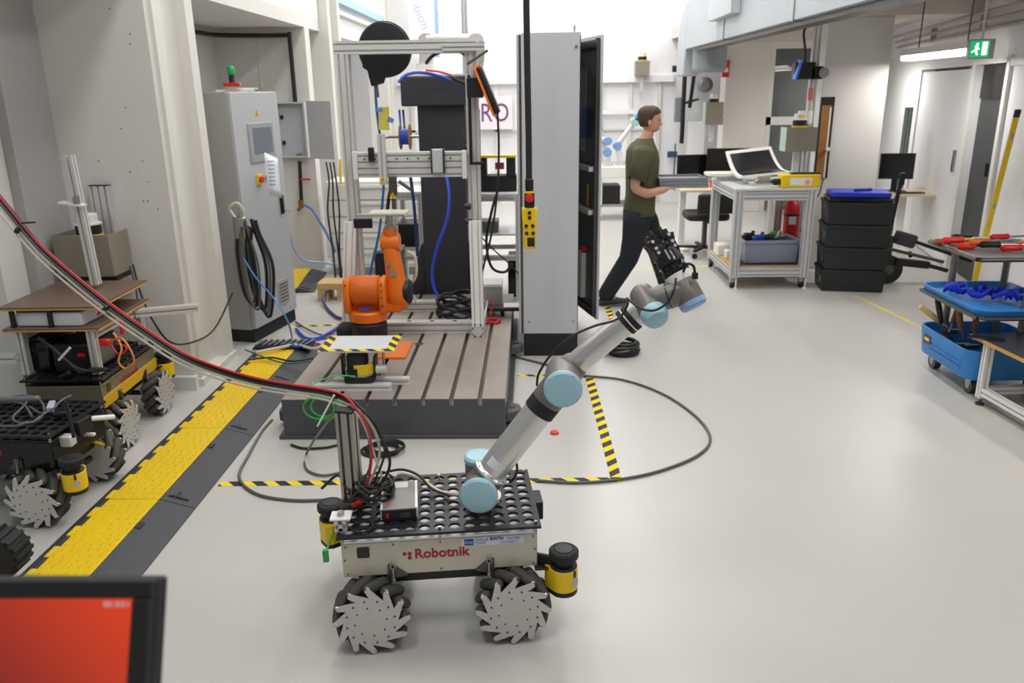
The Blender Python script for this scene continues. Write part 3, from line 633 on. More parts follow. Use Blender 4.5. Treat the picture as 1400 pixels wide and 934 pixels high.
# orange industrial robot
org = mat('robot_orange', '#e87314', .36, var=.04, scale=5)
org2 = mat('robot_orange_recess', '#d9660f', .4, var=.04)
kb = Vector((-1.075,5.08,.296)); ro = thing('industrial_robot', 'orange six axis industrial robot on a black base on the bed plate', 'industrial robot', kb)
def kl(px, py, Y): return at(px,py,Y)-kb
MB().lathe([(.115,-.06),(.12,-.05),(.12,.11),(.105,.13)],n=36).build('base', black, ro)
MB().bb((-.22,-.02,-.06),(-.08,.14,.08)).build('connector_box', rubber, ro, .02)
MB().lathe([(.1,.125),(.125,.135),(.125,.19),(.115,.2)],n=36).build('turret_ring', org, ro, 0)
for s in (-1,1):
    P = [(-.09,.19),(.09,.19),(.105,.26),(.105,.36),(.075,.415),(-.075,.415),(-.105,.36),(-.105,.26)]
    MB().prism(P,(s*.115-.022,0,0),(0,1,0),(0,0,1),(1,0,0),.044).build('cheek', org, ro, .014, seg=3)
MB().lathe([(.085,-.1),(.098,-.08),(.1,-.02),(.098,.02),(.1,.08),(.085,.1)],(0,0,.325),(1,0,0),36).build('motor_drum', org2, ro)
MB().bb((-.1,-.02,.19),(.1,.09,.3)).build('turret_back', org2, ro, .01)
m = MB()
for z in (.25,.3,.345,.385): m.cyl((.115,-.1,z),(.115,-.108,z),.006,n=8)
m.cyl((-.115,-.1,.385),(-.115,-.108,.385),.006,n=8); tag(m.build('bolt', dsteel, ro), kind='stuff')
MB().box((-.0,-.085,.225),(.07,.01,.016)).build('cable_stub', cab_b, ro)
ua0 = Vector((.16,.06,.30))
m = MB(); rings = []
for t, wdt, dep in ((-.11,.045,.05),(-.06,.075,.085),(.0,.08,.09),(.1,.06,.066),(.21,.054,.06),(.29,.05,.055),(.32,.04,.045)):
    c = ua0+Vector((.035-.10*t/.4*.4,0,t)); rings.append([c+Vector((a*wdt,b*dep,0)) for a,b in [(p*2,q*2) for p,q in rrect(1,1,.36,3)]])
m.loft(rings).build('upper_arm', org, ro)
o = MB().lathe([(.07,0),(.085,.02),(.085,.05),(.07,.065)],ua0+Vector((.06,0,0)),(1,0,0),28).build('joint_cover', black, ro)
MB().box(ua0+Vector((-.02,.0,-.09)),(.17,.15,.07)).build('link_foot', org, ro, .02)
wr = ua0+Vector((.005,0,.33))
MB().lathe([(.055,-.06),(.06,-.045),(.06,.045),(.055,.06)],wr,(1,0,0),24).build('wrist_joint', org, ro)
MB().lathe([(.045,.02),(.045,.085),(.04,.095)],wr,(0,0,1),24).build('wrist_body', org2, ro)
MB().lathe([(.034,.09),(.034,.11),(.022,.115),(.022,.17),(.035,.175),(.035,.185)],wr,(0,0,1),20).build('tool_flange', steel, ro)
MB().box(wr+Vector((-.0,0,.193)),(.24,.16,.014)).build('tool_plate', mat('cream_plate','#d8d5bf',.5), ro, .002)
MB().box(ua0+Vector((-.01,-.062,.2)),(.03,.02,.02)).cyl(ua0+Vector((.02,-.06,.14)),ua0+Vector((.02,-.072,.14)),.022,n=16).build('air_ports', steel, ro)
MB().tube([ua0+Vector((.1,.05,.26)),ua0+Vector((.15,.05,.22)),ua0+Vector((.15,.06,.1)),ua0+Vector((.1,.1,.0)),ua0+Vector((.14,.1,-.1))],.01,8).build('conduit', cab_w, ro)
# scanner on two profile bars, hazard framed board, orange mat
bz = .236
for k, (y, xa, xb) in enumerate(((4.27,-1.25,-.80),(4.37,-1.15,-.71))):
    o = profile(MB(),(0,0,.02),(xb-xa,0,.02),.04,.04).build('profile_bar', alu_w, None, loc=(xa,y,bz)); tag(o, ('front','rear')[k]+' loose aluminium profile bar lying across the bed plate slots', 'profile bar')
ls = thing('laser_scanner', 'black and yellow laser scanner under the hazard framed white board', 'laser scanner', (-.985,4.32,bz+.041))
MB().prism(rrect(.17,.12,.03),(0,0,0),(1,0,0),(0,1,0),(0,0,1),.035).build('foot', rubber, ls, .004)
MB().prism([(-.075,.05),(-.08,-.02),(-.045,-.06),(.045,-.06),(.08,-.02),(.075,.05)],(0,0,.035),(1,0,0),(0,1,0),(0,0,1),.05).build('body', mat('scanner_grey','#b7b7b2',.45), ls, .006)
MB().prism([(-.02,-.062),(.05,-.062),(.084,-.02),(.084,.02),(.07,.02),(.07,-.015),(.045,-.045),(-.02,-.045)],(0,0,.05),(1,0,0),(0,1,0),(0,0,1),.06).build('yellow_corner', yellow, ls, .003)
MB().box((-.03,-.058,.066),(.06,.02,.05)).build('window', blackg, ls, .005)
MB().lathe([(.06,.085),(.06,.15),(.05,.165),(.05,.185)],(-.01,0,0)).build('dome', rubber, ls)
MB().lathe([(.02,.185),(.02,.19)],(-.0,-.02,0)).build('yellow_dot', yellow, ls)
for s in (-1,1): MB().bb((s*.092-.006,-.03,.03),(s*.092+.006,.05,.15)).build('side_bracket', black, ls, .003)
MB().lathe([(.025,0),(.025,.06)],(.1,-.02,.075),(1,0,0),16).build('side_motor', alu, ls)
b0 = thing('hazard_board', 'white board edged with black and yellow hazard tape above the scanner', 'board', (-.985,4.4,.47), R(0))
MB().box((0,0,0),(.43,.3,.008)).build('board', mat('board_white','#cfd2d6',.5), b0)
hz = stripes('hazard_tape','#f2d413','#26262a',.09,(1,.8,0))
for a, b in (((-.164,-.15),(.164,-.11)),((-.215,-.15),(-.165,.15)),((.165,-.15),(.215,.15))):
    MB().bb((a[0],a[1],.004),(b[0],b[1],.0055)).build('tape', hz, b0)
for x, y in ((-.1,-.03),(.12,.03),(.02,.06)):
    MB().cyl((x,y,-.19),(x,y,-.004),.008,n=8).build('support_post', steel, b0)
o = MB().box((0,0,0),(.18,.34,.012)).build('orange_mat', mat('orange_board','#ef7a1a',.5), None, .001, loc=fl(541,480,bz)+Vector((0,0,.007))); tag(o,'flat orange sheet lying on the bed plate beside the hazard board','sheet')
# --- grey control cabinet with open door
gc = thing('grey_cabinet', 'tall light grey control cabinet with its glazed door ajar', 'cabinet', (.13,5.58,0))
MB().bb((-.19,0,0),(.2,1.04,.165)).build('plinth', black, gc, .003)
cb = grey_ral
MB().bb((-.19,0,.17),(.2,.025,2.21)).build('side_panel', cb, gc, .003)
MB().bb((-.19,.025,.17),(-.165,1.04,2.21)).build('back_panel', cb, gc, .002); MB().bb((-.165,1.02,.17),(.2,1.04,2.21)).build('side_panel', cb, gc)
MB().bb((-.165,.025,2.185),(.2,1.02,2.21)).build('top_panel', cb, gc); MB().bb((-.165,.025,.17),(.2,1.02,.19)).build('bottom_panel', cb, gc)
MB().bb((-.222,.01,.17),(-.191,1.02,2.2)).build('rear_door', cb, gc, .003)
MB().bb((-.205,.004,.17),(-.191,.009,2.2)).build('rear_seal', dsteel, gc)
for x in (-.15,.17): MB().cyl((x,0,2.12),(x,-.004,2.12),.011,n=14).build('panel_screw', steel, gc); MB().cyl((x,0,.26),(x,-.004,.26),.008,n=14).build('panel_screw', steel, gc)
for x in (-.15,.16):
    MB().tube(arc((x,.05,2.235),.022,0,2*PI,10,(0,1,0),(0,0,1))[:-1],.006,6,3,True).build('lifting_eye', steel, gc)
MB().bb((.195,.0,.19),(.2,.03,2.19)).build('gasket', black, gc)
MB().bb((-.16,.05,.19),(-.15,1.0,2.18)).build('mounting_plate', dsteel, gc)
for z in (1.3,.95): profile(MB(),(.16,.05,z),(.16,1.0,z),.04,.03).build('cross_rail', alu, gc)
MB().bb((.02,.5,1.35),(.12,.6,1.6)).build('drive_unit', mat('dull_blue','#3a4d7a',.4), gc, .004); MB().bb((.0,.25,.2),(.15,.42,.62)).build('power_unit', white_p, gc, .004)
MB().bb((.05,.3,.63),(.1,.36,.67)).build('switch', red, gc); MB().bb((.16,.5,.95),(.165,.6,1.12)).build('label_strip', yellow, gc)
dr = MB(); h0v, h1v = Vector((.22,1.04,0)), Vector((.37,.46,0)); dd = (h1v-h0v).normalized(); dn = Vector((dd.y,-dd.x,0)); DW = (h1v-h0v).length
def dbox(s0,s1,o0,o1,z0,z1): return MB().box(h0v+dd*((s0+s1)/2)+dn*((o0+o1)/2)+Vector((0,0,(z0+z1)/2)),(s1-s0,o1-o0,z1-z0),math.atan2(dd.y,dd.x))
door = dbox(0,DW,-.02,0,.14,2.22).build('door', cb, gc, .003)
sgn_ = -1 if dn.x > 0 else 1
def inner(s0,s1,z0,z1,t,nm,mm):
    o0, o1 = (0,t) if dn.x < 0 else (-.02-t,-.02); return dbox(s0,s1,o0,o1,z0,z1).build(nm, mm, door)
inner(.05,DW-.05,.2,2.15,.004,'inner_panel',mat('inner_dark_grey','#3c3e42',.35))
for z in (1.27,.95): inner(.12,DW-.05,z,z+.035,.06,'door_rail',alu)
inner(.2,.32,1.5,1.72,.05,'blue_module',mat('dull_blue','#3a4d7a',.4)); inner(.2,.34,.26,.62,.04,'power_module',white_p); inner(.36,.38,1.0,1.16,.01,'label_strip',yellow); inner(.3,.36,.64,.67,.04,'red_switch',red)
for s0,s1,z0,z1 in ((.02,.05,.16,2.2),(DW-.05,DW-.02,.16,2.2),(.05,DW-.05,2.14,2.19),(.05,DW-.05,.16,.22)): inner(s0,s1,z0,z1,.025,'door_frame',dsteel)
inner(.15,.3,1.4,2.0,.01,'document_pocket',mat('pocket_grey','#8b8d90',.4))
# crane pendant on a thick hose
pt = thing('crane_pendant', 'yellow hoist pendant with red stop button hanging on a black hose', 'pendant', at(724,303,4.95))
top = at(719,-40,4.95)-pt.location
MB().tube([top, top*.66, top*.33+Vector((.002,0,0)), Vector((-.002,0,.19))],.019,12,6).build('hose', rubber, pt)
MB().lathe([(.022,.19),(.026,.2),(.026,.255),(.02,.26)],n=16).build('hose_sleeve', black, pt)
MB().prism(rrect(.062,.1,.012),(0,.02,.14),(1,0,0),(0,0,1),(0,-1,0),.06).build('stop_housing', black, pt, .004)
MB().lathe([(.024,0),(.026,.006),(.026,.016),(.018,.02)],(0,-.04,.15),(0,-1,0),24).build('stop_button', red, pt)
MB().prism([(-.034,-.165),(.038,-.165),(.048,.09),(-.048,.09)],(0,.03,0),(1,0,0),(0,0,1),(0,-1,0),.07).build('case', yellow, pt, .01)
MB().box((.0,-.042,.183),(.06,.004,.012)).build('maker_strip', yellow, pt)
for x, z in ((0,.06),(0,.03),(-.02,-.02),(.02,-.02),(-.018,-.065),(.022,-.065)): MB().cyl((x,-.04,z),(x,-.05,z),.011,n=14).build('push_button', black, pt)
MB().box((.008,-.042,-.12),(.045,.006,.055)).build('lower_plate', rubber, pt, .003)
# teach pendant on the gantry post
tp = thing('teach_pendant', 'orange rimmed black teach pendant hooked to the right gantry post', 'teach pendant', at(668,124,5.3))
Mt = Matrix.Rotation(R(-22),3,'Y')
MB().box(Mt@Vector((0,0,0)),(.035,.2,.3),Mt).build('case', black, tp, .01); MB().box(Mt@Vector((-.024,0,0)),(.014,.21,.31),Mt).build('rim', mat('pendant_orange','#f0791a',.4), tp, .004)
MB().box(Mt@Vector((-.008,0,.157)),(.05,.1,.016),Mt).build('top_grip', mat('pendant_orange','#f0791a',.4), tp, .004)
MB().box((-.085,0,.02),(.1,.06,.12)).box((-.125,.04,-.18),(.02,.02,.55)).box((-.09,.04,-.45),(.09,.02,.02)).build('bracket', black, tp, .004)
MB().cyl((-.13,0,.16),(-.0,0,.24),.008,n=8).build('hook_rod', dsteel, tp)
cable('pendant_cable', [at(680,152,5.25),at(682,200,5.25),at(680,260,5.25),at(672,320,5.28),at(661,365,5.4),at(655,400,5.6),at(662,415,5.8)], .007, cab_k, 'thin black cable trailing from the teach pendant', 'cable')
# tool stand with red coil, grey box, router on the rear right of the bed plate
bxg = thing('switch_box', 'small light grey electrical box on the bed plate behind the gantry leg', 'box', (-.3,6.1,bz))
MB().bb((-.08,-.1,0),(.07,.1,.18)).build('case', mat('box_grey','#a7a79f',.5), bxg, .004); MB().bb((-.085,-.105,.18),(.075,.105,.205)).build('lid', white_p, bxg, .004)
kb2 = thing('keyboard_tray', 'flat black device with a white sheet on the bed plate', 'device', (-.2,5.83,bz))
MB().bb((-.16,-.06,.05),(.14,.06,.075)).build('tray', black, kb2, .004); MB().box((.05,.02,.078),(.12,.12,.004)).build('sheet', white_p, kb2)
MB().cyl((-.02,0,0),(-.02,0,.05),.016,n=12).build('foot', black, kb2)
o = MB().tube([Vector((.065*math.cos(2*PI*i/12),.05*math.sin(2*PI*i/12),.012+.004*math.sin(3*i))) for i in range(12)],.011,8,4,True).tube([Vector((.01,.05,.02)),Vector((-.01,.07,.06)),Vector((.02,.08,.1)),Vector((-.02,.1,.15))],.006,6).build('red_coil', cab_r, None, loc=fl(671,441,bz)); tag(o,'small loop of bright red cable on the bed plate','cable')
# ------------------------------------------------------------------ left side
# control cabinet beside the steel column
cc = thing('control_cabinet', 'grey control cabinet with touch screen and beacon behind the left steel column', 'cabinet', (-2.16,5.95,0), math.atan2(.978,.21))
MB().bb((0,0,0),(.66,.36,.1)).build('plinth', rubber, cc)
MB().bb((-.002,.012,.1),(.662,.37,1.87)).build('body', mat('cabinet_side_grey','#aeadab',.5), cc, .003)
MB().bb((.0,-.022,.11),(.66,.01,1.868)).build('door', mat('cabinet_door_grey','#bfc1c4',.4,var=.02), cc, .004)
o = MB().prism(rrect(.36,.29,.01),(.36,-.0221,1.5),(1,0,0),(0,0,1),(0,-1,0),.01).build('screen_frame', mat('bezel_grey','#a3a5a8',.4), cc, .003)
MB().prism(rrect(.27,.19,.008),(.37,-.0322,1.515),(1,0,0),(0,0,1),(0,-1,0),.003).build('screen', mat('lcd_grey','#7b818d',.2), o)
o = MB().prism([(-.03,-.025),(.03,-.025),(0,.03)],(.33,-.0221,1.72),(1,0,0),(0,0,1),(0,-1,0),.002).build('warning_sign', mat('amber','#f0b323',.4), cc); MB().box((.33,-.0246,1.717),(.006,.001,.024)).build('warning_mark', black, o)
o = MB().box((.26,-.03,1.23),(.06,.02,.075)).build('main_switch', yellow, cc, .003); MB().cyl((.26,-.04,1.23),(.26,-.062,1.23),.022,n=16).build('knob', red, o)
MB().cyl((.38,-.022,1.235),(.38,-.05,1.235),.016,n=14).build('stop_button', red, cc)
MB().box((.56,-.034,1.0),(.028,.024,.15)).build('handle', black, cc, .004); MB().tube([(.57,-.045,.95),(.62,-.07,.94),(.65,-.07,.95)],.005,6).build('key', steel, cc)
o = MB().prism(rrect(.16,.2,.01),(.46,-.0221,.30),(1,0,0),(0,0,1),(0,-1,0),.008).build('filter_grille', mat('filter_grey','#b4b2ac',.6), cc)
for k in range(6): MB().box((.46,-.032,.23+k*.028),(.13,.004,.006)).build('louvre', dsteel, o)
ps = thing('paper_sheet', 'printed white paper sheet hanging from the control cabinet door', 'paper', at(371,236,6.1))
m = MB(); rings = []
for j in range(6):
    t = j/5; m_ = []
    for i in range(2): m_.append(Vector((-.035+.08*i+.02*t, -.01-.05*math.sin(t*1.6)+.05*i, .15-.31*t-.05*i*(1-.4*t))))
    rings.append(m_)
m.add([v for r in rings for v in r],[(2*j,2*j+1,2*j+3,2*j+2) for j in range(5)])
o = m.build('sheet', mat('paper','#eef0f6',.7), ps); so = o.modifiers.new('thick','SOLIDIFY'); so.thickness = .002
pm = mat('print_blue_grey','#9aa6c8',.7)
for k in range(7):
    t = .12+.09*k; MB().box((.012+.012*t,-.018-.05*math.sin(t*1.6),.122-.31*t),(.05,.003,.008)).build('print_line', pm, ps, rot=None)
bc = thing('signal_beacon', 'green signal beacon on a red base on top of the control cabinet', 'beacon', at(318,118,6.2))
MB().box((0,0,.012),(.12,.05,.024)).build('base', red, bc, .005); MB().lathe([(.024,.02),(.02,.03),(.02,.08)],n=16).build('stem', black, bc); MB().lathe([(.024,.08),(.026,.085),(.026,.125),(.018,.142),(.004,.147)],n=18).build('lens', mat('beacon_green','#18a457',.2), bc)
o = MB().box((0,0,.008),(.26,.16,.016),.2).box((.05,.02,.022),(.2,.12,.01),.5).build('papers', white_p, None, loc=(-2.22,6.3,1.872)); tag(o,'loose white papers lying on top of the control cabinet','papers')
# dangling cables on the cabinet flank
cg = thing('cable_bunch', 'black and grey cables looped over the flank of the control cabinet', 'cables', (-2.15,5.85,.2))
for k in range(6):
    xo = .02+.016*k; c0 = Vector((xo+.01*k,-.03*(k%3),.78))
    MB().tube([c0, c0+Vector((.02,0,-.1)), c0+Vector((.05+.01*k,-.02,-.35)), c0+Vector((.04,-.02,-.62-.02*k)), c0+Vector((-.04,0,-.55)), c0+Vector((-.06,0,-.25)), c0+Vector((-.03,0,-.05))], .013 if k%2 else .009).build('cable_loop', cab_k if k%2 else cab_g, cg)
MB().box((.02,-.02,.72),(.09,.06,.16)).build('connector_block', steel, cg, .01); MB().box((.03,-.05,.66),(.03,.03,.04)).build('brass_fitting', mat('brass','#a8842e',.35,.9), cg, .005)
MB().tube([(.0,-.02,.78),(-.04,-.03,.86),(.02,-.03,.9),(.06,-.02,.84)],.012,8).build('beige_cable', cab_w, cg)
sky = mat('sky_blue_cable','#5f8fe0',.45)
cable('network_cable', [at(333,353,5.8),at(350,380,5.75),at(372,405,5.75),at(386,425,5.7),at(396,447,5.7),fl(397,468,.02),fl(370,472,.015),fl(345,478,.01)], .006, sky, 'light blue network cable hanging down beside the control cabinet', 'cable')
# floor tangle next to the cabinet
for k, (pts, r, m_, lb) in enumerate((
  ([(405,450),(418,462),(435,462),(455,452),(462,447)], .012, cab_b, 'dark blue hose on the floor between cabinet and bed plate'),
  ([(385,470),(410,474),(430,466),(452,462)], .008, cab_b, 'blue cable lying across the end of the cable ramp'),
  ([(395,478),(415,474),(432,470),(442,474)], .009, cab_r, 'red cable bunch on the floor by the cabinet'),
  ([(350,482),(380,476),(405,472),(430,477),(445,470)], .012, cab_w, 'thick beige cable lying over the cable ramp'),
  ([(404,440),(420,450),(440,458),(458,456)], .006, cab_k, 'thin black cable on the floor behind the bed plate corner'),
  ([(340,492),(370,489),(400,494),(428,490)], .007, cab_k, 'black cable lying over the yellow ramp lid'),
  ([(335,478),(365,490),(395,497),(425,494)], .006, mat('dark_green_cable','#2c6b4f',.5), 'dark green cable crossing the yellow ramp lid'))):
    z = .075 if 'ramp' in lb else .015
    cable('floor_cable', [fl(a,b,z+.006*(i%2)) for i,(a,b) in enumerate(pts)], r, m_, lb, 'cable')
o = thing('cable_tray_panel','dark perforated tray with cables at the end of the cable ramp','tray',fl(388,483,.0))
MB().bb((-.2,-.08,.055),(.22,.1,.07)).build('tray', black, o)
for k in range(9): MB().cyl((-.18+.045*k,-.06,.08),(-.15+.045*k,.08,.08),.01,n=8).build('cable_rib', cab_g, o)
# conduit, open wall box, valve and hoses on the bay wall
cdm = mat('black_conduit','#1d1d1f',.4)
o = MB().tube([(-3.2,6.4,2.43),(-3.2,8.2,2.43),(-3.14,8.64,2.43),(-2.7,8.66,2.42),(-2.46,8.66,2.42),(-2.44,8.66,2.40),(-2.44,8.66,1.77)],.022,10,4).build('conduit_pipe', cdm); tag(o,'black conduit pipe running along the bay wall down to the open box','pipe')
wb = thing('wall_box', 'open grey wall enclosure with its door swung right', 'enclosure', (-2.49,8.71,1.49))
m = MB().bb((-.15,-.1,-.28),(-.135,0,.28)).bb((.135,-.1,-.28),(.15,0,.28)).bb((-.135,-.1,.265),(.135,0,.28)).bb((-.135,-.1,-.28),(.135,0,-.265)); m.build('frame', grey_ral, wb)
MB().bb((-.135,-.03,-.265),(.135,-.01,.265)).build('back_plate', mat('box_inner','#b9bdc2',.5), wb)
for z in (.13,-.13): MB().box((-.11,-.04,z),(.03,.02,.04)).build('latch', black, wb, .004)
MB().box((.33,-.2,.0),(.36,.02,.58),Matrix.Rotation(R(-33),3,'Z')).build('door', grey_ral, wb, .003)
vp = thing('valve_pipe', 'short black pipe with red lever and brass tap under the wall box', 'pipe', (-2.45,8.66,1.2))
MB().cyl((0,0,-.03),(-.02,0,-.44),.02,n=12).build('pipe', cdm, vp); MB().cyl((0,0,0),(0,0,.05),.03,n=12).build('collar', steel, vp); MB().box((.05,-.02,-.22),(.11,.02,.02)).build('lever', red, vp)
MB().box((-.02,-.02,-.48),(.05,.05,.08)).cyl((-.02,-.02,-.5),(-.06,-.03,-.55),.016,n=10).build('tap', mat('brass','#a8842e',.35,.9), vp)
cable('air_hose', [at(415,280,8.6),at(428,288,8.5),at(440,308,8.4),at(452,330,8.3),at(458,345,8.3)], .014, mat('steel_blue_hose','#5d80c4',.4), 'blue hose bowing away from the brass tap on the bay wall', 'hose')
cable('air_hose', [at(394,315,7.5),at(402,340,7.6),at(416,356,7.8),at(440,359,8.0),at(458,362,8.1)], .012, mat('pale_blue_hose','#9db8e6',.4), 'pale blue hose looping past the right edge of the control cabinet', 'hose')
for k, (x0, x1) in enumerate(((446,455),(451,462),(456,464))):
    cable('wall_cable', [at(x0,222,8.2),at(x0+4,250,8.1),at(x0+2+3*k,290,8.0),at(x1,340,7.9),at(x1+4,385,7.8)], .009, cab_k, ('leftmost','middle','rightmost')[k]+' of three black cables hanging below the wall box door', 'cable')
MB_ = MB().cyl(at(465,218,8.2),at(466,252,8.2),.012,n=8).build('folding_rule', yellow); tag(MB_,'thin yellow rod hanging beside the gantry left post','rod')
# white drawer unit behind the gantry, pallet wood
du = thing('drawer_unit', 'white drawer unit standing behind the gantry left post', 'drawer unit', (-1.62,8.35,0))
MB().bb((-.5,0,.08),(.5,.55,.98)).build('carcass', white_p, du, .005); MB().bb((-.48,.02,0),(.48,.5,.08)).build('plinth', mat('plinth_grey','#9a9a98',.6), du)
for k in range(5):
    z = .12+.17*k; o = MB().bb((-.48,-.02,z),(.48,0,z+.15)).build('drawer', white_p, du, .006); MB().bb((-.15,-.035,z+.11),(.15,-.02,z+.125)).build('handle', alu, o)
pw = thing('pallet_block', 'raw wooden pallet block on the floor behind the bed plate', 'wood block', (-1.95,7.35,0))
wd = mat('pallet_wood','#c9a675',.7,var=.2,scale=6,stretch=(1,1,6))
MB().bb((-.04,-.12,.11),(.25,.12,.17)).build('board', wd, pw, .003); MB().bb((-.04,-.12,0),(.06,.12,.109)).build('block', wd, pw, .003); MB().bb((.14,-.12,0),(.25,.12,.109)).build('block', wd, pw, .003)
cable('air_hose', [fl(448,397,.1),fl(442,408,.06),fl(446,420,.02),fl(458,432,.02),fl(468,436,.02)], .013, mat('navy_hose','#23366f',.5), 'navy hose curling out of the pallet block', 'hose')
# ---- cable ramp on the floor
rub = mat('ramp_rubber','#47484e',.65,var=.12,scale=20,bump=.25,bscale=45)
rub2 = mat('ramp_edge_rubber','#37373c',.7,var=.12,scale=20)
lidm = mat('ramp_yellow','#e8c51a',.42,var=.1,scale=5)
def make_ramp(length):
    t = thing('cable_ramp', '', 'cable ramp', (0,0,0), 0, 'cable ramp segments on the floor')
    g = .004; L = length-g
    MB().prism([(-.20,0),(-.115,.045),(-.095,.05),(-.095,0)],(0,g/2,0),(1,0,0),(0,0,1),(0,1,0),L).build('side_ramp', rub2, t, .002)
    MB().prism([(.14,0),(.14,.05),(.16,.047),(.305,.004),(.305,0)],(0,g/2,0),(1,0,0),(0,0,1),(0,1,0),L).build('side_ramp', rub, t, .002)
    MB().bb((-.095,g/2,0),(.14,g/2+L,.04)).build('channel_base', rub2, t)
    m = MB(); m.bb((-.097,g/2,.0405),(.138,g/2+L,.053)); lid = m.build('lid', lidm, t, .003)
    n = 5; st = length/n
    for k in range(n):
        MB().bb((-.122,k*st+.01,.044),(-.098,k*st+st*.55,.054)).build('lid_tab', lidm, lid, .003)
        MB().cyl((-.108,k*st+st*.57,.047),(-.108,k*st+st*.98,.047),.006,n=8).build('hinge_pin', rub2, lid)
    m = MB()
    for i, x in enumerate((-.075,-.035,.035,.075,.115)):
        for j in range(int(length/.042)):
            y = .02+.042*j; m.box((x+(.006 if j%2 else -.006),y,.054),(.006,.022,.004))
    tag(m.build('tread_studs', lidm, lid), kind='stuff')
    MB().bb((-.01,g/2,.053),(.006,g/2+L,.0555)).build('lid_rib', lidm, lid)
    m = MB()
    for i in range(4):
        for j in range(int(length/.05)):
            x = .175+.032*i; z = .0425-(x-.16)*.297; s_ = 1 if (i+j)%2 else -1
            m.box((x,.03+.05*j,z+.0015),(.03,.006,.004),Matrix.Rotation(.29,3,'Y') @ Matrix.Rotation(s_*.7,3,'Z'))
    tag(m.build('chevron_studs', rub, t), kind='stuff')
    MB().box((.155,length*.72,.049),(.03,.05,.006)).build('lid_clip', rub2, t, .002)
    q = MB(); 
    for y0 in (.0,): q.box((.17,.045,.0455),(.05,.008,.004)).box((.2,.07,.04),(.008,.05,.004),Matrix.Rotation(.29,3,'Y')).box((.23,.045,.033),(.06,.008,.004),Matrix.Rotation(.29,3,'Y'))
    tag(q.build('joint_outline', black, t), kind='stuff')
    return t
rp = make_ramp(.83)
ys = [1.67,2.5,3.33,4.16,4.99]
lbs = ['nearest yellow and black cable ramp segment, half hidden behind the orange screen','yellow cable ramp segment beside the black robot front wheel','yellow cable ramp segment beside the yellow sided robot','yellow cable ramp segment in front of the left steel column','yellow cable ramp segment ending under cables beside the control cabinet']
for k, y in enumerate(ys):
    o = rp if k == 0 else dup(rp); o.location = (-1.885,y,0); o['label'] = lbs[k]
o = dup(rp, (-2.42,7.55,0), R(6), 'short far yellow cable ramp lying behind the control cabinet'); o.scale = (1,1.1,1)
# ---- nook: enclosure with lidar, profiles on the wall
dp = thing('wall_profile', 'wide aluminium profile upright fixed to the left nook wall', 'profile', (-2.64,4.925,.66))
profile(MB(),(0,0,0),(0,0,.67),.12,.04,(0,1,0)).build('bar', alu, dp); MB().box((0,0,.672),(.122,.042,.005)).build('end_cap', black, dp)
eb = thing('lidar_enclosure', 'taupe open topped metal box on the left nook wall', 'enclosure', (-2.665,4.78,.82))
tau = mat('taupe_metal','#8f8878',.5,.15,var=.04)
MB().bb((-.17,-.12,0),(.17,-.11,.25)).build('front_panel', tau, eb, .002); MB().bb((.16,-.11,0),(.17,.12,.25)).build('side_panel', tau, eb, .002); MB().bb((-.17,-.11,0),(-.16,.12,.25)).build('side_panel', tau, eb); MB().bb((-.16,-.11,0),(.16,.12,.008)).build('floor_panel', tau, eb); MB().bb((-.16,.11,.0),(.16,.12,.2)).build('back_panel', tau, eb)
text('EM', .04, 'lettering', mat('stencil_dark','#2d2b28',.6), eb, frame4((-.14,-.1212,.03),(1,0,0),(0,0,1)), .0004, bold=.001)
MB().bb((-.05,-.1,-.03),(.17,.1,-.001)).build('shelf_bracket', black, eb)
def lidar(loc, label, s=1., group='round scanners in taupe boxes'):
    t = thing('round_scanner', label, 'scanner', loc, 0, group); t.scale = (s,s,s)
    MB().lathe([(.075,0),(.075,.05)],n=28).build('base', alu, t); MB().lathe([(.078,.05),(.078,.065)],n=28).build('yellow_ring', yellow, t); MB().lathe([(.072,.065),(.072,.12)],n=28).build('dark_band', black, t)
    MB().lathe([(.078,.12),(.078,.13),(.06,.134),(.06,.18),(.055,.185)],n=28).build('head', alu_w, t)
    for a in (-1.9,-1.1): MB().cyl((.058*math.cos(a),.058*math.sin(a),.158),(.063*math.cos(a),.063*math.sin(a),.158),.016,n=12).build('yellow_dot', yellow, t)
    return t
lidar((-2.66,4.76,1.0), 'round silver scanner with yellow ring in the left nook box')
for px, lb in ((188,'black cable hanging below the right side of the taupe wall box'),(178,'thin grey cable hanging below the taupe wall box')):
    cable('wall_cable', [at(px-6,362,4.85),at(px+4,400,4.75),at(px+22,440,4.65),at(px+45,468,4.7),at(px+75,468,4.9),at(px+105,450,5.2),at(px+130,400,5.45)] if px==188 else [at(178,364,4.85),at(186,395,4.8),at(187,418,4.75),at(180,430,4.6)], .006, cab_k if px==188 else cab_g, lb, 'cable')
# ---- load on the yellow sided robot
po = thing('sensor_pole', 'slim upright aluminium pole rising from the stacked boards', 'pole', (at(133,396,4.42).x,4.42,.83))
profile(MB(),(0,0,-.0),(-.03,0,.72),.045,.045,(0,1,0)).build('post', alu, po); MB().box((-.04,-.03,.46),(.13,.06,.01),Matrix.Rotation(.15,3,'Y')).build('bracket', alu_w, po); MB().cyl((-.01,-.04,.46),(-.01,-.04,.5),.018,n=12).build('bracket_knob', steel, po)
bdm = mat('brown_board','#6d5a4c',.4,var=.08); edg = mat('plywood_edge','#c69a4e',.6,var=.1)
def board(label, z, w, d, cx, cy):
    t = thing('plywood_board', label, 'board', (cx,cy,z), R(2)); MB().bb((-w/2,-d/2,0),(w/2,d/2,.008)).build('face', bdm, t)
    MB().bb((-w/2-.001,-d/2-.001,-.009),(w/2+.001,d/2+.001,-.0005)).build('edge', edg, t); return t
board('upper brown film faced plywood board on the yellow sided robot', .80, .52, .62, -2.53, 4.3)
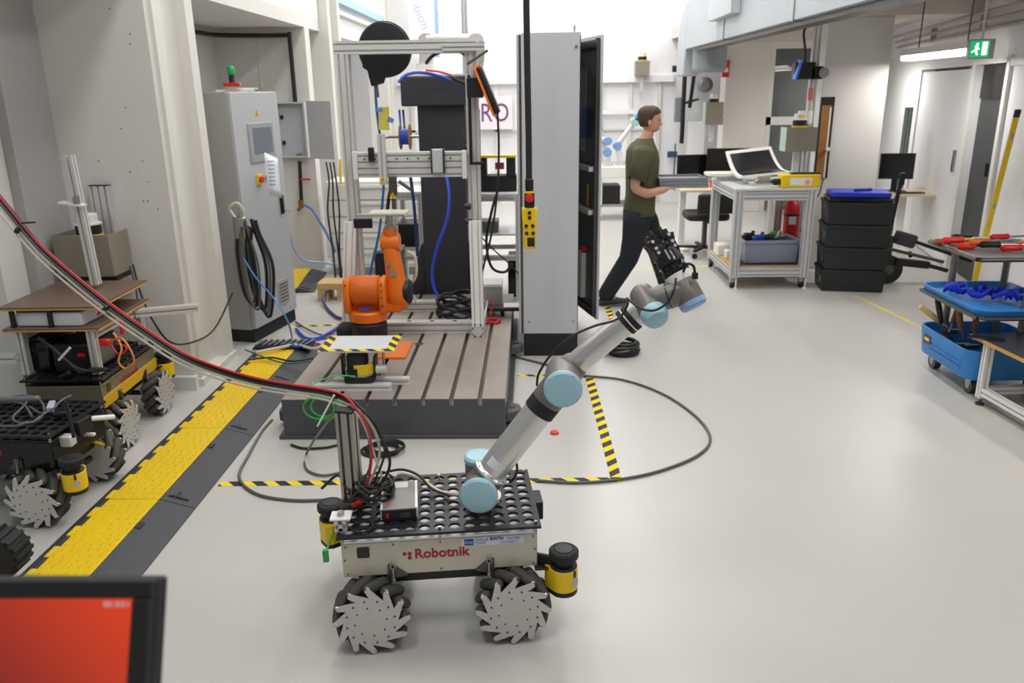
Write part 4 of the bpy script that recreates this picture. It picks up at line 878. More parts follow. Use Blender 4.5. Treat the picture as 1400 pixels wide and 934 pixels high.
board('lower brown plywood board under the white computer case', .69, .5, .62, -2.52, 4.28)
wc = thing('computer_case', 'flat white computer case with black straps between the two boards', 'computer', (-2.52,4.12,.699))
MB().bb((-.19,-.11,0),(.16,.2,.075)).build('case', mat('case_white','#d5d7da',.4), wc, .008); MB().bb((-.185,-.1,.075),(.155,.19,.088)).build('lid', black, wc)
for x in (-.2,.0): MB().bb((x-.008,-.13,-.01),(x+.012,-.111,.092)).build('strap', black, wc)
st_ = thing('profile_stand', 'aluminium profile stand carrying the boards on the robot', 'stand', (-2.5,4.28,.437))
for x, y in ((-.2,-.27),(.18,-.27),(-.2,.25),(.18,.25)): profile(MB(),(x,y,0),(x,y,.24),.04,.04,(0,1,0)).build('leg', alu, st_)
profile(MB(),(-.7,-.3,.1),(-.22,-.3,.1),.05,.05).build('rail', alu, st_); profile(MB(),(-.2,-.25,.215),(-.2,.24,.215),.04,.04).build('rail', alu, st_); profile(MB(),(.18,-.25,.215),(.18,.24,.215),.04,.04).build('rail', alu, st_)
profile(MB(),(.2,.18,.21),(.52,.3,.21),.045,.045).build('rail', alu, st_)
kx = thing('battery_box', 'black battery box with red marks on the yellow sided robot', 'battery', (-2.45,4.12,.437))
MB().bb((-.11,-.1,0),(.1,.18,.16)).build('case', black, kx, .012); MB().box((.05,-.102,.1),(.04,.002,.02)).build('red_label', red, kx); MB().bb((.101,-.05,.02),(.11,.12,.13)).build('end_plate', steel, kx)
for k in range(4):
    cable('power_cable', [at(55+4*k,468+3*k,3.9),at(80+3*k,480+4*k,3.86),at(100,495+3*k,3.86),at(118,506,3.9),at(146,506-2*k,3.95)], .009, cab_k, None, parent=None) if False else None
pc = thing('cable_bunch', 'thick black cables tied together on the yellow sided robot', 'cables', (-2.5,3.95,.45))
for k in range(5):
    q = pc.location; MB().tube([at(52+3*k,462+2*k,3.97)-q,at(72+3*k,476+3*k,3.93)-q,at(92+2*k,494+2*k,3.91)-q,at(110,505+k,3.93)-q,at(128,508-k,3.96)-q,at(146,505,4.0)-q],.0085,8).build('cable', cab_k, pc)
MB().box(at(88,484,3.88)-pc.location,(.10,.006,.012),Matrix.Rotation(-.75,3,'Y')).build('cable_tie', white_p, pc)
MB().box(at(90,513,3.95)-pc.location,(.07,.03,.03),Matrix.Rotation(-.5,3,'Y')).build('plug', black, pc, .008)
rc = thing('battery_lead', 'red battery connectors with orange leads looped on the robot', 'cable', (-2.25,4.1,.5)); q = rc.location
MB().box(at(140,468,4.05)-q,(.08,.04,.035)).build('connector', red, rc, .008); MB().box(at(167,448,4.15)-q,(.016,.03,.07)).build('connector', red, rc, .004)
MB().tube([at(150,468,4.05)-q,at(165,462,4.02)-q,at(178,478,4.0)-q,at(183,495,4.0)-q,at(172,504,4.0)-q,at(162,495,4.0)-q,at(166,475,4.03)-q,at(155,455,4.08)-q],.0055,8).build('lead', mat('orange_lead','#d98a4a',.45), rc)
MB().tube([at(152,472,4.06)-q,at(160,483,4.03)-q,at(170,482,4.03)-q,at(172,474,4.04)-q,at(158,470,4.05)-q],.005,8).build('red_lead', cab_r, rc)
MB().tube([at(108,438,4.2)-q,at(125,436,4.15)-q,at(140,424,4.2)-q],.006,8).build('red_lead', cab_r, rc); MB().tube([at(105,430,4.3)-q,at(120,425,4.25)-q,at(135,420,4.3)-q],.007,8).build('blue_lead', cab_b, rc)
bk = thing('equipment_case', 'black equipment case on the left end of the yellow sided robot', 'case', (-2.64,4.17,.437))
MB().bb((-.055,-.13,0),(.055,.13,.17)).build('shell', blackg, bk, .01); MB().bb((-.05,-.125,.17),(.05,.125,.19)).build('lid', rubber, bk, .004); MB().box((.0,-.134,.12),(.06,.008,.02)).build('handle', rubber, bk, .003)
# coiled tool on the black robot
tc_ = thing('coiled_cable', 'dark cable loops with a plug lying on the black robot top plate', 'cable', (-2.45,3.45,.432)); q = tc_.location
for pts in ([(-5,548),(30,541),(55,548),(60,565),(45,577),(25,578),(18,570),(32,556),(42,541)],[(40,556),(60,565),(85,547),(97,541)],[(0,551),(30,552),(44,570)],[(45,577),(62,565),(78,555)],[(0,583),(20,583),(38,577)]):
    MB().tube([fl(a,b,.445+.006*(i%3))-q for i,(a,b) in enumerate(pts)],.0055,8).build('loop', cab_g, tc_)
MB().box(fl(85,566,.45)-q,(.08,.03,.03),.3).build('plug', black, tc_, .01); MB().box(fl(70,556,.45)-q,(.03,.1,.03),.4).build('clear_connector', mat('clear_plastic','#b9c2cf',.2), tc_, .005); MB().box(fl(25,547,.455)-q,(.2,.04,.035),.1).build('grey_tool', mat('tool_grey','#63666b',.4), tc_, .012)
MB().cyl(fl(101,598,.43)-q,fl(99,598,.43)-q+Vector((0,0,.17)),.008,n=8).build('post', black, tc_)
ek = thing('front_electronics', 'clutter of levers, red button and brackets on the black robot corner', 'electronics', (-2.03,3.4,.36))
q = ek.location
MB().cyl(at(113,584,3.48)-q,at(113,584,3.46)-q,.018,n=16).build('red_button', red, ek)
MB().cyl(at(118,573,3.5)-q,at(155,570,3.62)-q,.013,n=12).build('lever', white_p, ek); MB().box(at(115,594,3.45)-q,(.1,.02,.012)).build('clip', white_p, ek)
MB().box(at(83,602,3.3)-q,(.12,.05,.05)).build('motor_bracket', alu, ek, .005); MB().box(at(122,602,3.5)-q,(.02,.28,.012),Matrix.Rotation(-.6,3,'X')).build('yellow_panel', mat('panel_yellow','#d9ad25',.4,var=.06), ek)
MB().box(at(105,578,3.5)-q,(.03,.05,.05)).build('valve', black, ek, .004)
# partly visible small tyre at the left edge
tw = thing('rubber_wheel', 'small knobbly black rubber wheel with a white bar at the left edge', 'wheel', at(2,755,2.62))
MB().cyl((0,-.05,0),(0,.05,0),.085,n=24).build('tyre', rubber, tw)
for i in range(16):
    a = 2*PI*i/16; MB().box((.087*math.cos(a),0,.087*math.sin(a)),(.014,.1,.014),Matrix.Rotation(-a,3,'Y')).build('tread_block', rubber, tw)
MB().cyl((.012,-.065,-.06),(-.01,-.065,.07),.008,n=10).build('white_bar', white_p, tw)
# ------------------------------------------------------------------ floor tapes and loose cables
hzt = stripes('floor_hazard_tape','#f0d51e','#1f1f22',.115,(1,.9,0),.6)
def tape(a, b, w, label, m=hzt, z=.0012):
    a, b = Vector((a[0],a[1],0)), Vector((b[0],b[1],0)); d = b-a
    o = MB().bb((0,-w/2,.0003),(d.length,w/2,z)).build('floor_tape', m, None, smooth=False, loc=a, rot=(0,0,math.atan2(d.y,d.x)))
    return tag(o, label, 'tape', 'hazard tapes on the floor')
tape(fl(300,662), fl(851,656), .05, 'long black and yellow tape on the floor behind the cream robot')
tape(fl(843,657), fl(806,517), .055, 'black and yellow tape along the right side of the taped corner')
tape(fl(708,513), fl(815,516), .035, 'black and yellow tape strip beside the grey cabinet plinth')
tape(fl(838,440), fl(826,408), .05, 'short black and yellow tape near the walking person')
tape(fl(395,447), fl(470,444), .045, 'black and yellow tape behind the bed plate on the left')
yl = stripes('thin_line_tape','#d8cf9a','#e5d23a',.3,(1,.6,0),.6)
tape(fl(1168,404), fl(1268,452), .04, 'thin yellow floor line leading to the blue tool trolley', yl)
tape(fl(830,372), fl(968,364), .04, 'faint yellow floor line behind the walking person', yl)
cable('floor_cable', [fl(a,b,.009) for a,b in ((705,488),(745,498),(790,512),(850,519),(905,538),(950,568),(971,598),(955,622),(905,643),(850,655),(790,660),(735,657))], .0075, cab_g, 'grey cable in a wide arc on the open floor right of the bed plate', 'cable')
cable('floor_cable', [fl(a,b,.009) for a,b in ((455,683),(400,684),(350,675),(327,652),(340,622),(358,590),(372,574))], .0075, cab_g, 'grey cable looping over the floor left of the cream robot', 'cable')
cable('floor_cable', [fl(a,b,.009) for a,b in ((398,608),(415,613),(445,612),(470,606))], .0065, cab_k, 'short black cable end on the floor in front of the bed plate', 'cable')
cable('floor_cable', [at(463,560,3.2),at(445,580,3.4),fl(420,618,.02),fl(418,640,.01),fl(440,650,.01),fl(470,645,.01)], .006, cab_g, 'thin grey cable hanging from the bundle to the floor', 'cable')
cl_ = thing('cable_coil', 'black cable coiled on the floor under the robot forearm', 'coil', fl(848,482))
for k in range(7):
    rr = .095+.02*math.sin(k*1.7); MB().tube([Vector((.025*math.cos(k)+rr*1.1*math.cos(2*PI*i/12),.03*math.sin(k*2)+rr*1.25*math.sin(2*PI*i/12),.011+.013*k)) for i in range(12)],.0105,8,4,True).build('loop', cab_k, cl_)
MB().tube([(-.1,.1,.02),(-.02,.3,.05),(.0,.42,.02),(-.08,.5,.015)],.0105,8).build('loose_end', cab_k, cl_)
cc2 = thing('cable_coil', 'flat black cable coil on the floor behind the mast', 'coil', (fl(520,618).x, fl(520,618).y, 0))
for k in range(5): MB().tube([Vector(((.1-.012*(k%3))*math.cos(2*PI*i/12)+.01*k,(.08-.01*(k%2))*math.sin(2*PI*i/12),.01+.006*k)) for i in range(12)],.0075,8,4,True).build('loop', cab_k, cc2)
o = MB().lathe([(.004,0),(.026,.002),(.022,.014),(.006,.02)],n=10).build('plastic_bottle_cap', mat('coral_red','#ea4a26',.5), None, loc=fl(758,593)); tag(o,'small red plastic cap lying on the floor','cap')
# cable bundle from the wall to the mast
bd = thing('cable_bundle', 'bundle of red, black and beige cables strung from the left to the mast', 'cable bundle', (-.65,2.62,.79)); q = bd.location
base = [(-30,240,3.3),(0,275,3.25),(50,335,3.2),(100,380,3.12),(150,420,3.05),(200,455,2.98),(250,487,2.92),(300,507,2.86),(350,521,2.8),(400,530,2.74),(440,536,2.7),(470,545,2.66)]
tails = [
 (cab_r,.0042,(1,-5),[(492,565),(504,590),(508,620),(505,650),(497,675),(487,690)]),
 (cab_k,.0052,(1,1),[(500,565),(522,600),(533,630),(525,655),(500,672),(475,675)]),
 (cab_w,.005,(-2,8),[(492,562),(512,590),(519,620),(510,650),(500,668)]),
 (cab_k,.0042,(5,-2),[(495,560),(515,585),(526,615),(520,640),(512,660),(522,672)]),
 (cab_w,.0042,(-5,13),[(490,568),(505,600),(514,630),(521,655),(500,680),(470,702)]),
 (cab_g,.0038,(-1,5),[(488,565),(500,590),(506,612),(505,640),(495,660)])]
for k, (m_, r_, (dx,dy), tail) in enumerate(tails):
    P = [at(a+dx, b+dy*(1-.3*(i/11)), y)-q + Vector((0,.004*(k%3),0)) for i,(a,b,y) in enumerate(base)]
    P += [at(a,b,2.56+.012*(k%3))-q for a,b in tail]
    MB().tube(P, r_, 8, 5).build('cable', m_, bd)
for a, b, y in ((24,312,3.22),(456,540,2.68),(145,418,3.04)): MB().lathe([(.014,-.006),(.014,.006)],at(a,b+3,y)-q,(1,0,-.6),10).build('cable_tie', black, bd)
MB().cyl(at(457,540,2.64)-q,at(434,583,2.62)-q,.0035,n=6).build('zip_tail', white_p, bd)
MB().cyl(at(30,305,3.2)-q,at(48,304,3.18)-q,.004,n=6).build('zip_tail', black, bd)
MB().lathe([(.008,0),(.01,.005),(.01,.035),(.005,.045)],at(482,691,2.53)-q,Vector((1,0,.5)),10).build('alligator_clip', red, bd)
# smaller leads on the platform
tn = thing('lead_tangle', 'tangle of thin black leads around the foot of the mast', 'cables', (-.6,2.6,.435)); q = tn.location
random.seed(3)
for k in range(9):
    c = Vector((-.58+.02*random.random(),2.56+.06*random.random(),.44)); rr = .04+.03*random.random()
    MB().tube([c-q+Vector((rr*math.cos(2*PI*i/9)*1.1,rr*math.sin(2*PI*i/9),.012+.05*random.random()+.004*k)) for i in range(9)],.0042,6,4,True).build('lead', cab_k, tn)
MB().tube([at(545,650,2.75)-q,at(555,648,2.72)-q,at(575,655,2.7)-q,at(600,672,2.66)-q,at(628,676,2.62)-q],.0085,8).build('beige_lead', cab_w, tn)
MB().tube([at(520,648,2.7)-q,at(548,642,2.7)-q,at(572,650,2.66)-q,at(590,668,2.62)-q,at(615,678,2.6)-q],.005,8).build('lead', cab_k, tn)
MB().tube([at(440,668,2.62)-q,at(462,650,2.6)-q,at(475,668,2.58)-q,at(505,684,2.56)-q],.005,8).build('lead', cab_k, tn)
gcoil = thing('green_cable_coil', 'bright green cable coil hanging in front of the bed plate', 'coil', at(437,556,4.02))
for k in range(5):
    rr = .07+.012*math.sin(k*2.1); MB().tube([Vector((rr*1.2*math.cos(2*PI*i/12)+.012*k,.006*k-.02,rr*math.sin(2*PI*i/12)*.9)) for i in range(12)],.0042,6,4,True).build('loop', cab_gr, gcoil)
MB().tube([Vector((.0,0,.06)),Vector((-.05,.05,.1)),Vector((.05,.15,.12)),Vector((.16,.2,.1))],.004,6).build('lead', cab_gr, gcoil)
# ------------------------------------------------------------------ foreground monitor
mo = thing('monitor', 'black monitor with an orange screen, out of focus at the lower left corner', 'monitor', (-.53,.66,1.2), 0)
c1, c2, c3 = at(212,792,.64), at(224,934,.60), at(0,792,.64)
ex = (c1-c3).normalized(); ez = (c1-c2); ez = (ez-ex*ez.dot(ex)).normalized(); ey = ez.cross(ex)
q = mo.location
def mbx(x0,x1,z0,z1,y0,y1): return MB().prism([(x0,z0),(x1,z0),(x1,z1),(x0,z1)], c1-q+ey*y0, ex, ez, ey, y1-y0)
W_, H_ = .5, .3
mbx(-W_,0,-H_,0,.004,.03).build('case', rubber, mo, .004)
for a in ((-W_,0,-.0165,0),(-W_,0,-H_,-H_+.02),(-.0175,0,-H_+.02,-.0165),(-W_,-W_+.0175,-H_+.02,-.0165)): mbx(*a,-.008,.004).build('bezel', rubber, mo, .002)
scr = bpy.data.materials.new('orange_screen'); scr.use_nodes = True; nt = scr.node_tree; b_ = nt.nodes['Principled BSDF']; b_.inputs['Base Color'].default_value = (.02,.005,.005,1); b_.inputs['Roughness'].default_value = .25
tcn = nt.nodes.new('ShaderNodeTexCoord'); gr_ = nt.nodes.new('ShaderNodeVectorMath'); gr_.operation = 'DOT_PRODUCT'; org_ = c1-q
gv = ex*3.2+ez*3.2; gr_.inputs[1].default_value = tuple(gv); nt.links.new(tcn.outputs['Object'], gr_.inputs[0])
ad = nt.nodes.new('ShaderNodeMath'); ad.operation = 'ADD'; ad.inputs[1].default_value = 1.0-gv.dot(org_); nt.links.new(gr_.outputs['Value'], ad.inputs[0])
rmp = nt.nodes.new('ShaderNodeValToRGB'); rmp.color_ramp.elements[0].color = lin('#5a1216'); rmp.color_ramp.elements[0].position = .1; rmp.color_ramp.elements[1].color = lin('#dd3f12'); nt.links.new(ad.outputs[0], rmp.inputs[0])
nt.links.new(rmp.outputs[0], b_.inputs['Emission Color']); b_.inputs['Emission Strength'].default_value = 1.9
mbx(-W_+.0175,-.0175,-H_+.02,-.0165,-.001,.003).build('screen', scr, mo)
text('10:43', .0085, 'clock_print', mat('clock_pale','#c98a8a',.4,emit=1.2), mo, frame4(c1-q+ex*(-.047)+ez*(-.026)-ey*.0016, ex, ez), .0001) if False else None
for k, wdt in enumerate((.006,.003,.005,.004,.002)): mbx(-.046+.0055*k,-.046+.0055*k+wdt*.8,-.0245,-.0195,-.002,-.0012).build('clock_print', mat('clock_pale','#c98a8a',.4,emit=1.2), mo)
MB().bb((-.1,.03,-.8),(.0,.09,.0)).build('stand_post', black, mo); MB().bb((-.2,-.06,-.82),(.1,.14,-.8)).build('stand_foot', black, mo)
# ------------------------------------------------------------------ right side
def axp(px, py, X):
    d = _f + _rt*((px-700)/FPX) - _up*((py-467)/FPX); return Vector((0,0,CAMH)) + d*(X/d.x)
ductm = mat('galvanised_duct','#b4bbc0',.45,.25,var=.05,scale=3)
dc = thing('ventilation_duct', 'large grey ventilation duct running under the right mezzanine', 'duct', (2.35,8,2.68))
for y0, y1 in ((-5.5,-3.2),(-3.19,-.9),(-.89,1.6),(1.61,3.9)): MB().bb((-.2,y0,-.31),(.02,y1,.31)).build('duct_section', ductm, dc, .006)
for y in (-3.195,-.895,1.605): MB().bb((-.21,y-.012,-.32),(.03,y+.012,.32)).build('flange', steel, dc)
arcp = [(3.9,.31)]+[(3.9+.66*math.sin(R(a)), -.35+.66*math.cos(R(a))) for a in range(0,91,10)]+[(4.56,-.66),(4.0,-.66),(3.95,-.4),(3.9,-.31)]
MB().prism(arcp,(-.2,0,0),(0,1,0),(0,0,1),(1,0,0),.22).build('elbow', ductm, dc, .02)
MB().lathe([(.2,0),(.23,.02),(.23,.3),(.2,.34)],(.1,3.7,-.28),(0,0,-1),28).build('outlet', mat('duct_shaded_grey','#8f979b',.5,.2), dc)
MB().bb((-.3,.9,-.1),(-.2,2.0,.62)).build('control_box', mat('box_light_grey','#b9bec3',.4), dc, .006)
for k in range(3): MB().cyl((-.3,2.0-.22-.28*k,.25),(-.303,2.0-.22-.28*k,.25),.07,n=20).build('round_label', white_p, dc)
MB().cyl((-.3,.9+.1,.3),(-.305,.9+.1,.3),.02,n=12).build('lock', black, dc)
MB().bb((-.14,-5.5,-.35),(.02,3.4,-.312)).build('support_channel', dsteel, dc)
# poles with sensor boxes
def sensor_box(name_lb, lid_lb, c, w, h, tint, armx=None):
    t = thing('sensor_box', name_lb, 'enclosure', c)
    MB().bb((-w/2,-.1,0),(w/2,-.09,h)).build('front_panel', tau, t, .002); MB().bb((-w/2,-.09,0),(-w/2+.01,.1,h)).build('side_panel', mat('pale_green_panel','#a9c4bd',.4) if tint else tau, t); MB().bb((w/2-.01,-.09,0),(w/2,.1,h)).build('side_panel', tau, t); MB().bb((-w/2+.01,-.09,0),(w/2-.01,.1,.01)).build('floor_panel', tau, t)
    MB().bb((-.03,.0,-.25),(.03,.04,-.001)).build('bracket', alu, t)
    if armx: MB().bb((w/2,.02,.05),(armx-c[0],.34,.1)).build('wall_arm', alu, t)
    lidar((c[0],c[1],c[2]+h*.8), lid_lb, .95)
p = at(1084,205,8.45); sensor_box('taupe sensor box on the pole beside the near right pillar','round scanner in the box on the near right pillar', (p.x,8.31,p.z), .3, .23, True)
p = at(972,170,12.5); sensor_box('taupe sensor box beside the far right pillar','round scanner in the box beside the far right pillar', (p.x,12.4,p.z), .26, .32, True, 2.93)
p = at(877,106,13.85); sensor_box('taupe sensor box standing on the back wall ledge','round scanner in the box on the back wall ledge', (p.x,13.82,2.062), .22, .22, False)
pl_ = thing('sensor_pole', 'tall aluminium pole with a camera rig beside the near right pillar', 'pole', (2.8,8.44,0))
profile(MB(),(0,0,0),(0,0,2.5),.08,.04,(0,1,0)).build('post', alu, pl_)
for z, w_ in ((1.98,.05),): MB().box((-.12,-.05,z+.02),(.2,.12,.16)).box((.0,-.06,z),(.12,.1,.12)).build('camera_body', black, pl_, .01); MB().box((-.2,-.12,z+.03),(.02,.1,.18),Matrix.Rotation(.25,3,'Y')).build('blue_plate', mat('bright_blue','#3d7fe8',.4), pl_); MB().cyl((.05,-.12,z),(.05,-.15,z),.05,n=18).build('lens', steel, pl_)
MB().box((-.02,-.025,1.78),(.05,.006,.12)).build('red_sticker', mat('pale_red','#d8726a',.5), pl_); MB().cyl((-.06,-.04,1.5),(-.06,-.04,1.62),.07,n=16).build('white_sensor', white_p, pl_)
cable('camera_cable', [at(1113,18,8.35),at(1104,35,8.35),at(1099,45,8.35),at(1101,70,8.35),at(1100,92,8.35)], .012, cab_k, 'black cable running down to the camera rig on the pole', 'cable')
pn = thing('leaning_panel', 'narrow brown board with black edges leaning on the near right pillar', 'panel', (2.98,8.476,.95))
MB().bb((-.055,0,0),(.05,.02,.72)).build('board', mat('cork_brown','#a8703c',.6,var=.12), pn); MB().bb((-.07,-.004,0),(-.056,.024,.8)).build('edge', black, pn); MB().bb((.051,-.004,0),(.065,.024,.8)).build('edge', black, pn); MB().bb((-.055,-.002,.721),(.05,.022,.8)).build('top_piece', black, pn); MB().bb((.025,-.004,0),(.04,-.0005,.7)).build('white_strip', white_p, pn)
MB().cyl((.02,-.03,.28),(.05,-.03,.3),.02,n=10).build('hook', white_p, pn)
o = thing('alarm_box','red alarm box on the corner of the far right pillar','alarm box', (2.9,12.665,at(983,94,12.62).z)); MB().box((0,0,0),(.1,.06,.24)).build('case', red, o, .005); MB().box((-.0,-.032,-.02),(.06,.004,.06)).build('white_plate', white_p, o)
# far bay fittings
fb = thing('pipe_assembly', 'dark pipes with a grey motor in the far right bay', 'pipes', (2.55,13.5,1.9))
MB().cyl((-.1,0,.3),(-.1,0,-.9),.035,n=12).build('pipe', black, fb); MB().cyl((-.3,0,.25),(.3,0,.25),.05,n=12).build('pipe', black, fb); MB().cyl((.05,0,.2),(-.0,0,-.35),.03,n=12).build('pipe', black, fb); MB().lathe([(.1,0),(.12,.05),(.12,.2),(.06,.26)],(.22,-.05,.0),(-.2,-1,0),18).build('motor', mat('motor_grey','#7f8487',.4,.3), fb); MB().cyl((-.2,0,-.9),(-.2,0,-1.6),.012,n=8).build('thin_pipe', dsteel, fb)
sb = thing('switch_box', 'flat grey switch box on the wall beside the back right corner', 'switch box', at(929,150,13.6)); MB().box((0,0,0),(.16,.1,.38)).build('case', mat('case_grey2','#858b91',.4), sb, .008); MB().cyl((.08,0,.1),(.3,0,.16),.02,n=10).build('arm', dsteel, sb)
o = MB().box((0,0,0),(.16,.06,.1)).build('wall_socket', mat('socket_blue','#31517c',.4), None, .008, loc=at(919,211,13.9)); tag(o,'small blue wall socket near the back right corner','socket')
wpn = thing('standing_board', 'tall narrow white board standing before the back right corner', 'panel', (at(955,300,13.2).x,13.2,0)); MB().bb((-.25,0,0),(.02,.03,1.35)).build('board', white_wall, wpn); MB().bb((-.26,-.005,0),(-.251,.035,1.36)).build('edge', alu, wpn)
# aluminium cart
CX, CY = 2.27, 8.1
ct = thing('aluminium_cart', 'aluminium profile cart on castors carrying the curved screen', 'cart', (CX,CY,0))
wx, wy = .33, .48; fr = mat('cart_aluminium','#cdcfd0',.42,.35,var=.03)
for x in (-wx,wx):
    for y in (-wy,wy): profile(MB(),(x,y,.11),(x,y,.93),.08,.08,(0,1,0)).build('post', fr, ct)
for z in (.885,.16):
    for y in (-wy,wy): profile(MB(),(-wx+.04,y,z),(wx-.04,y,z),.08,.08).build('rail', fr, ct)
    for x in (-wx,wx): profile(MB(),(x,-wy+.04,z),(x,wy-.04,z),.08,.08).build('rail', fr, ct)
MB().bb((-wx-.045,-wy-.045,.931),(wx+.045,wy+.045,.955)).build('table_top', mat('top_grey','#c9ccce',.4,.1), ct, .003)
MB().bb((-wx-.03,-wy+.05,.201),(wx+.03,wy-.05,.215)).build('shelf', edg, ct); MB().bb((-wx+.05,-wy+.05,.2155),(wx+.03,wy-.05,.218)).build('shelf_mat', black, ct)
for x in (-wx,wx):
    for y in (-wy,wy):
        o = MB().cyl((x,y+.02,.04),(x+.0,y+.02,.11),.02,n=10).box((x,y+.02,.085),(.06,.05,.05)).build('castor', steel, ct); MB().cyl((x-.018,y+.03,.04),(x+.018,y+.03,.04),.04,n=18).build('castor_wheel', rubber, o)
        MB().cyl((x+.02,y-.03,.0),(x+.02,y-.03,.1),.008,n=8).cyl((x+.02,y-.03,0),(x+.02,y-.03,.012),.025,n=12).build('levelling_foot', alu_w, ct)
# curved screen on the cart
cs = thing('curved_screen', 'curved white framed screen tilted back on the cart', 'screen', (2.2,8.05,.957)); q = cs.location
TL, TR, BL, BR = at(992,207,8.32), at(1054,200,8.3), at(1014,241,7.9), at(1083,234,7.88)
def srf(u, v, off=0.):
    p = TL.lerp(TR,u).lerp(BL.lerp(BR,u), v); return p-q+Vector((0,.0,-.075*math.sin(PI*v)+off))
def patch(u0,u1,v0,v1,off,th,nm,mm,nu=2,nv=10):
    m = MB()
    for sgn__ in (0,1): m.add([srf(u0+(u1-u0)*i/nu, v0+(v1-v0)*j/nv, off-th*sgn__) for j in range(nv+1) for i in range(nu+1)], [(j*(nu+1)+i,j*(nu+1)+i+1,(j+1)*(nu+1)+i+1,(j+1)*(nu+1)+i) for j in range(nv) for i in range(nu)])
    n = (nu+1)*(nv+1); ed = [i for i in range(nu+1)]+[(j+1)*(nu+1)-1 for j in range(1,nv+1)]+[nv*(nu+1)+i for i in range(nu-1,-1,-1)]+[j*(nu+1) for j in range(nv-1,0,-1)]
    m.f += [(ed[k],ed[(k+1)%len(ed)],n+ed[(k+1)%len(ed)],n+ed[k]) for k in range(len(ed))]
    return m.build(nm, mm, cs)
patch(0,1,0,1,0,.02,'frame',white_p); patch(.07,.93,.07,.9,.004,.004,'display',mat('screen_dark','#2c2c2e',.15))
MB().bb((-.1,-.2,0),(.25,.1,.03)).build('base', alu, cs, .004); MB().bb((.02,-.08,.03),(.12,.02,.1)).build('neck', alu, cs)
o = MB().prism(rrect(.4,.26,.05),(0,0,0),(1,0,0),(0,1,0),(0,0,1),.03).build('white_tray', mat('ivory_plastic','#eceadc',.4), None, .004, loc=(1.98,8.38,1.0)); tag(o,'round cornered ivory tray at the back of the cart top','tray')
o = MB().bb((-.1,-.08,0),(.1,.08,.043)).build('tray_riser', alu, None, loc=(1.98,8.38,.956)); tag(o,'small metal riser under the ivory tray on the cart','riser')
yc = thing('yellow_case', 'yellow instrument case with a white label on the cart corner', 'case', at(1095,249,7.68)); yc.location.z = .957
MB().bb((-.2,-.06,0),(.16,.08,.115)).build('case', yellow, yc, .006); MB().box((-.02,-.0615,.055),(.2,.003,.065)).build('label', white_p, yc); MB().cyl((.04,-.063,.05),(.04,-.065,.05),.024,n=18).build('logo_print', mat('pink_print','#e8a0a0',.5), yc); MB().bb((-.1,-.02,.116),(.17,.05,.132)).build('handle', black, yc, .006); MB().cyl((-.2,-.02,.05),(-.26,-.02,.05),.03,n=12).build('lens_barrel', black, yc)
MB().box((-.33,.0,.05),(.2,.05,.035),.2).build('steel_clamp', steel, yc, .006); MB().tube([(.16,0,.1),(.2,0,.08),(.19,0,-.02),(.17,0,-.1)],.006,6).build('cable', cab_g, yc)
def bin_(name, label, loc, w, d, h, m_, rotz=0., group=None, handle=None, rim=.012):
    t = thing(name, label, 'crate', loc, rotz, group); t_ = .008; k = .955
    def wallq(sx, sy):
        pass
    o_ = [(-w/2,-d/2),(w/2,-d/2),(w/2,d/2),(-w/2,d/2)]; m = MB()
    outer0 = [Vector((a*k,b*k,0)) for a,b in o_]; outer1 = [Vector((a,b,h)) for a,b in o_]; inner1 = [Vector((a-t_*(1 if a>0 else -1),b-t_*(1 if b>0 else -1),h)) for a,b in o_]; inner0 = [Vector(((a*k)-t_*(1 if a>0 else -1),(b*k)-t_*(1 if b>0 else -1),.008)) for a,b in o_]
    m.add(outer0+outer1+inner1+inner0, [(3,2,1,0)]+[(i,(i+1)%4,4+(i+1)%4,4+i) for i in range(4)]+[(4+i,4+(i+1)%4,8+(i+1)%4,8+i) for i in range(4)]+[(8+i,8+(i+1)%4,12+(i+1)%4,12+i) for i in range(4)]+[(12,13,14,15)])
    m.build('tub', m_, t, .004)
    r = MB().bb((-w/2-rim,-d/2-rim,h-.03),(w/2+rim,-d/2,h)).bb((-w/2-rim,d/2,h-.03),(w/2+rim,d/2+rim,h)).bb((-w/2-rim,-d/2,h-.03),(-w/2,d/2,h)).bb((w/2,-d/2,h-.03),(w/2+rim,d/2,h)); r.build('rim', m_, t, .003)
    for s in (-1,1): MB().box((s*(w/2-.006),0,h*.68),(.012,.13,.05)).build('grip', handle or m_, t, .006)
    return t
gcr = mat('crate_grey','#8d93a5',.45,var=.04)
bin_('grey_crate','grey plastic crate of tools on the cart lower shelf',(2.32,7.92,.219),.52,.34,.22,gcr,R(2))
for k, (dx, dy, m_, lb, s_) in enumerate(((-.17,.03,black,'black clamp sticking out of the grey crate',(.1,.08,.1)),(-.1,-.05,mat('tool_blue','#2648b8',.4),'blue clamp lying in the grey crate',(.12,.06,.07)),(.1,.04,steel,'steel rod tool lying across the grey crate',(.3,.03,.03)),(.02,-.02,black,'black drill tool in the grey crate',(.14,.07,.09)))):
    t = thing('hand_tool', lb, 'tool', (2.32+dx,7.92+dy,.40)); MB().box((0,0,.03),s_,R(20*k)).cyl((0,0,0),(.05,.02,.1),.018,n=10).build('body', m_, t, .012); MB().cyl((0,0,-.1),(0,0,.02),.02,n=10).build('grip', black, t)
    if k == 3: MB().box((.02,-.03,.09),(.05,.04,.03)).build('green_switch', mat('green_plastic','#2ea043',.4), t, .005)
for k, (x, y, s_) in enumerate(((1.98,8.25,(.16,.2,.1)),(2.0,8.05,(.1,.12,.07)))):
    o = MB().box((0,0,s_[2]/2),s_).box((0,0,s_[2]+.004),(s_[0]*.9,s_[1]*.9,.008)).build('white_box', white_p, None, .004, loc=(x,y,.216)); tag(o,('larger','smaller')[k]+' white cardboard box on the cart lower shelf','box')
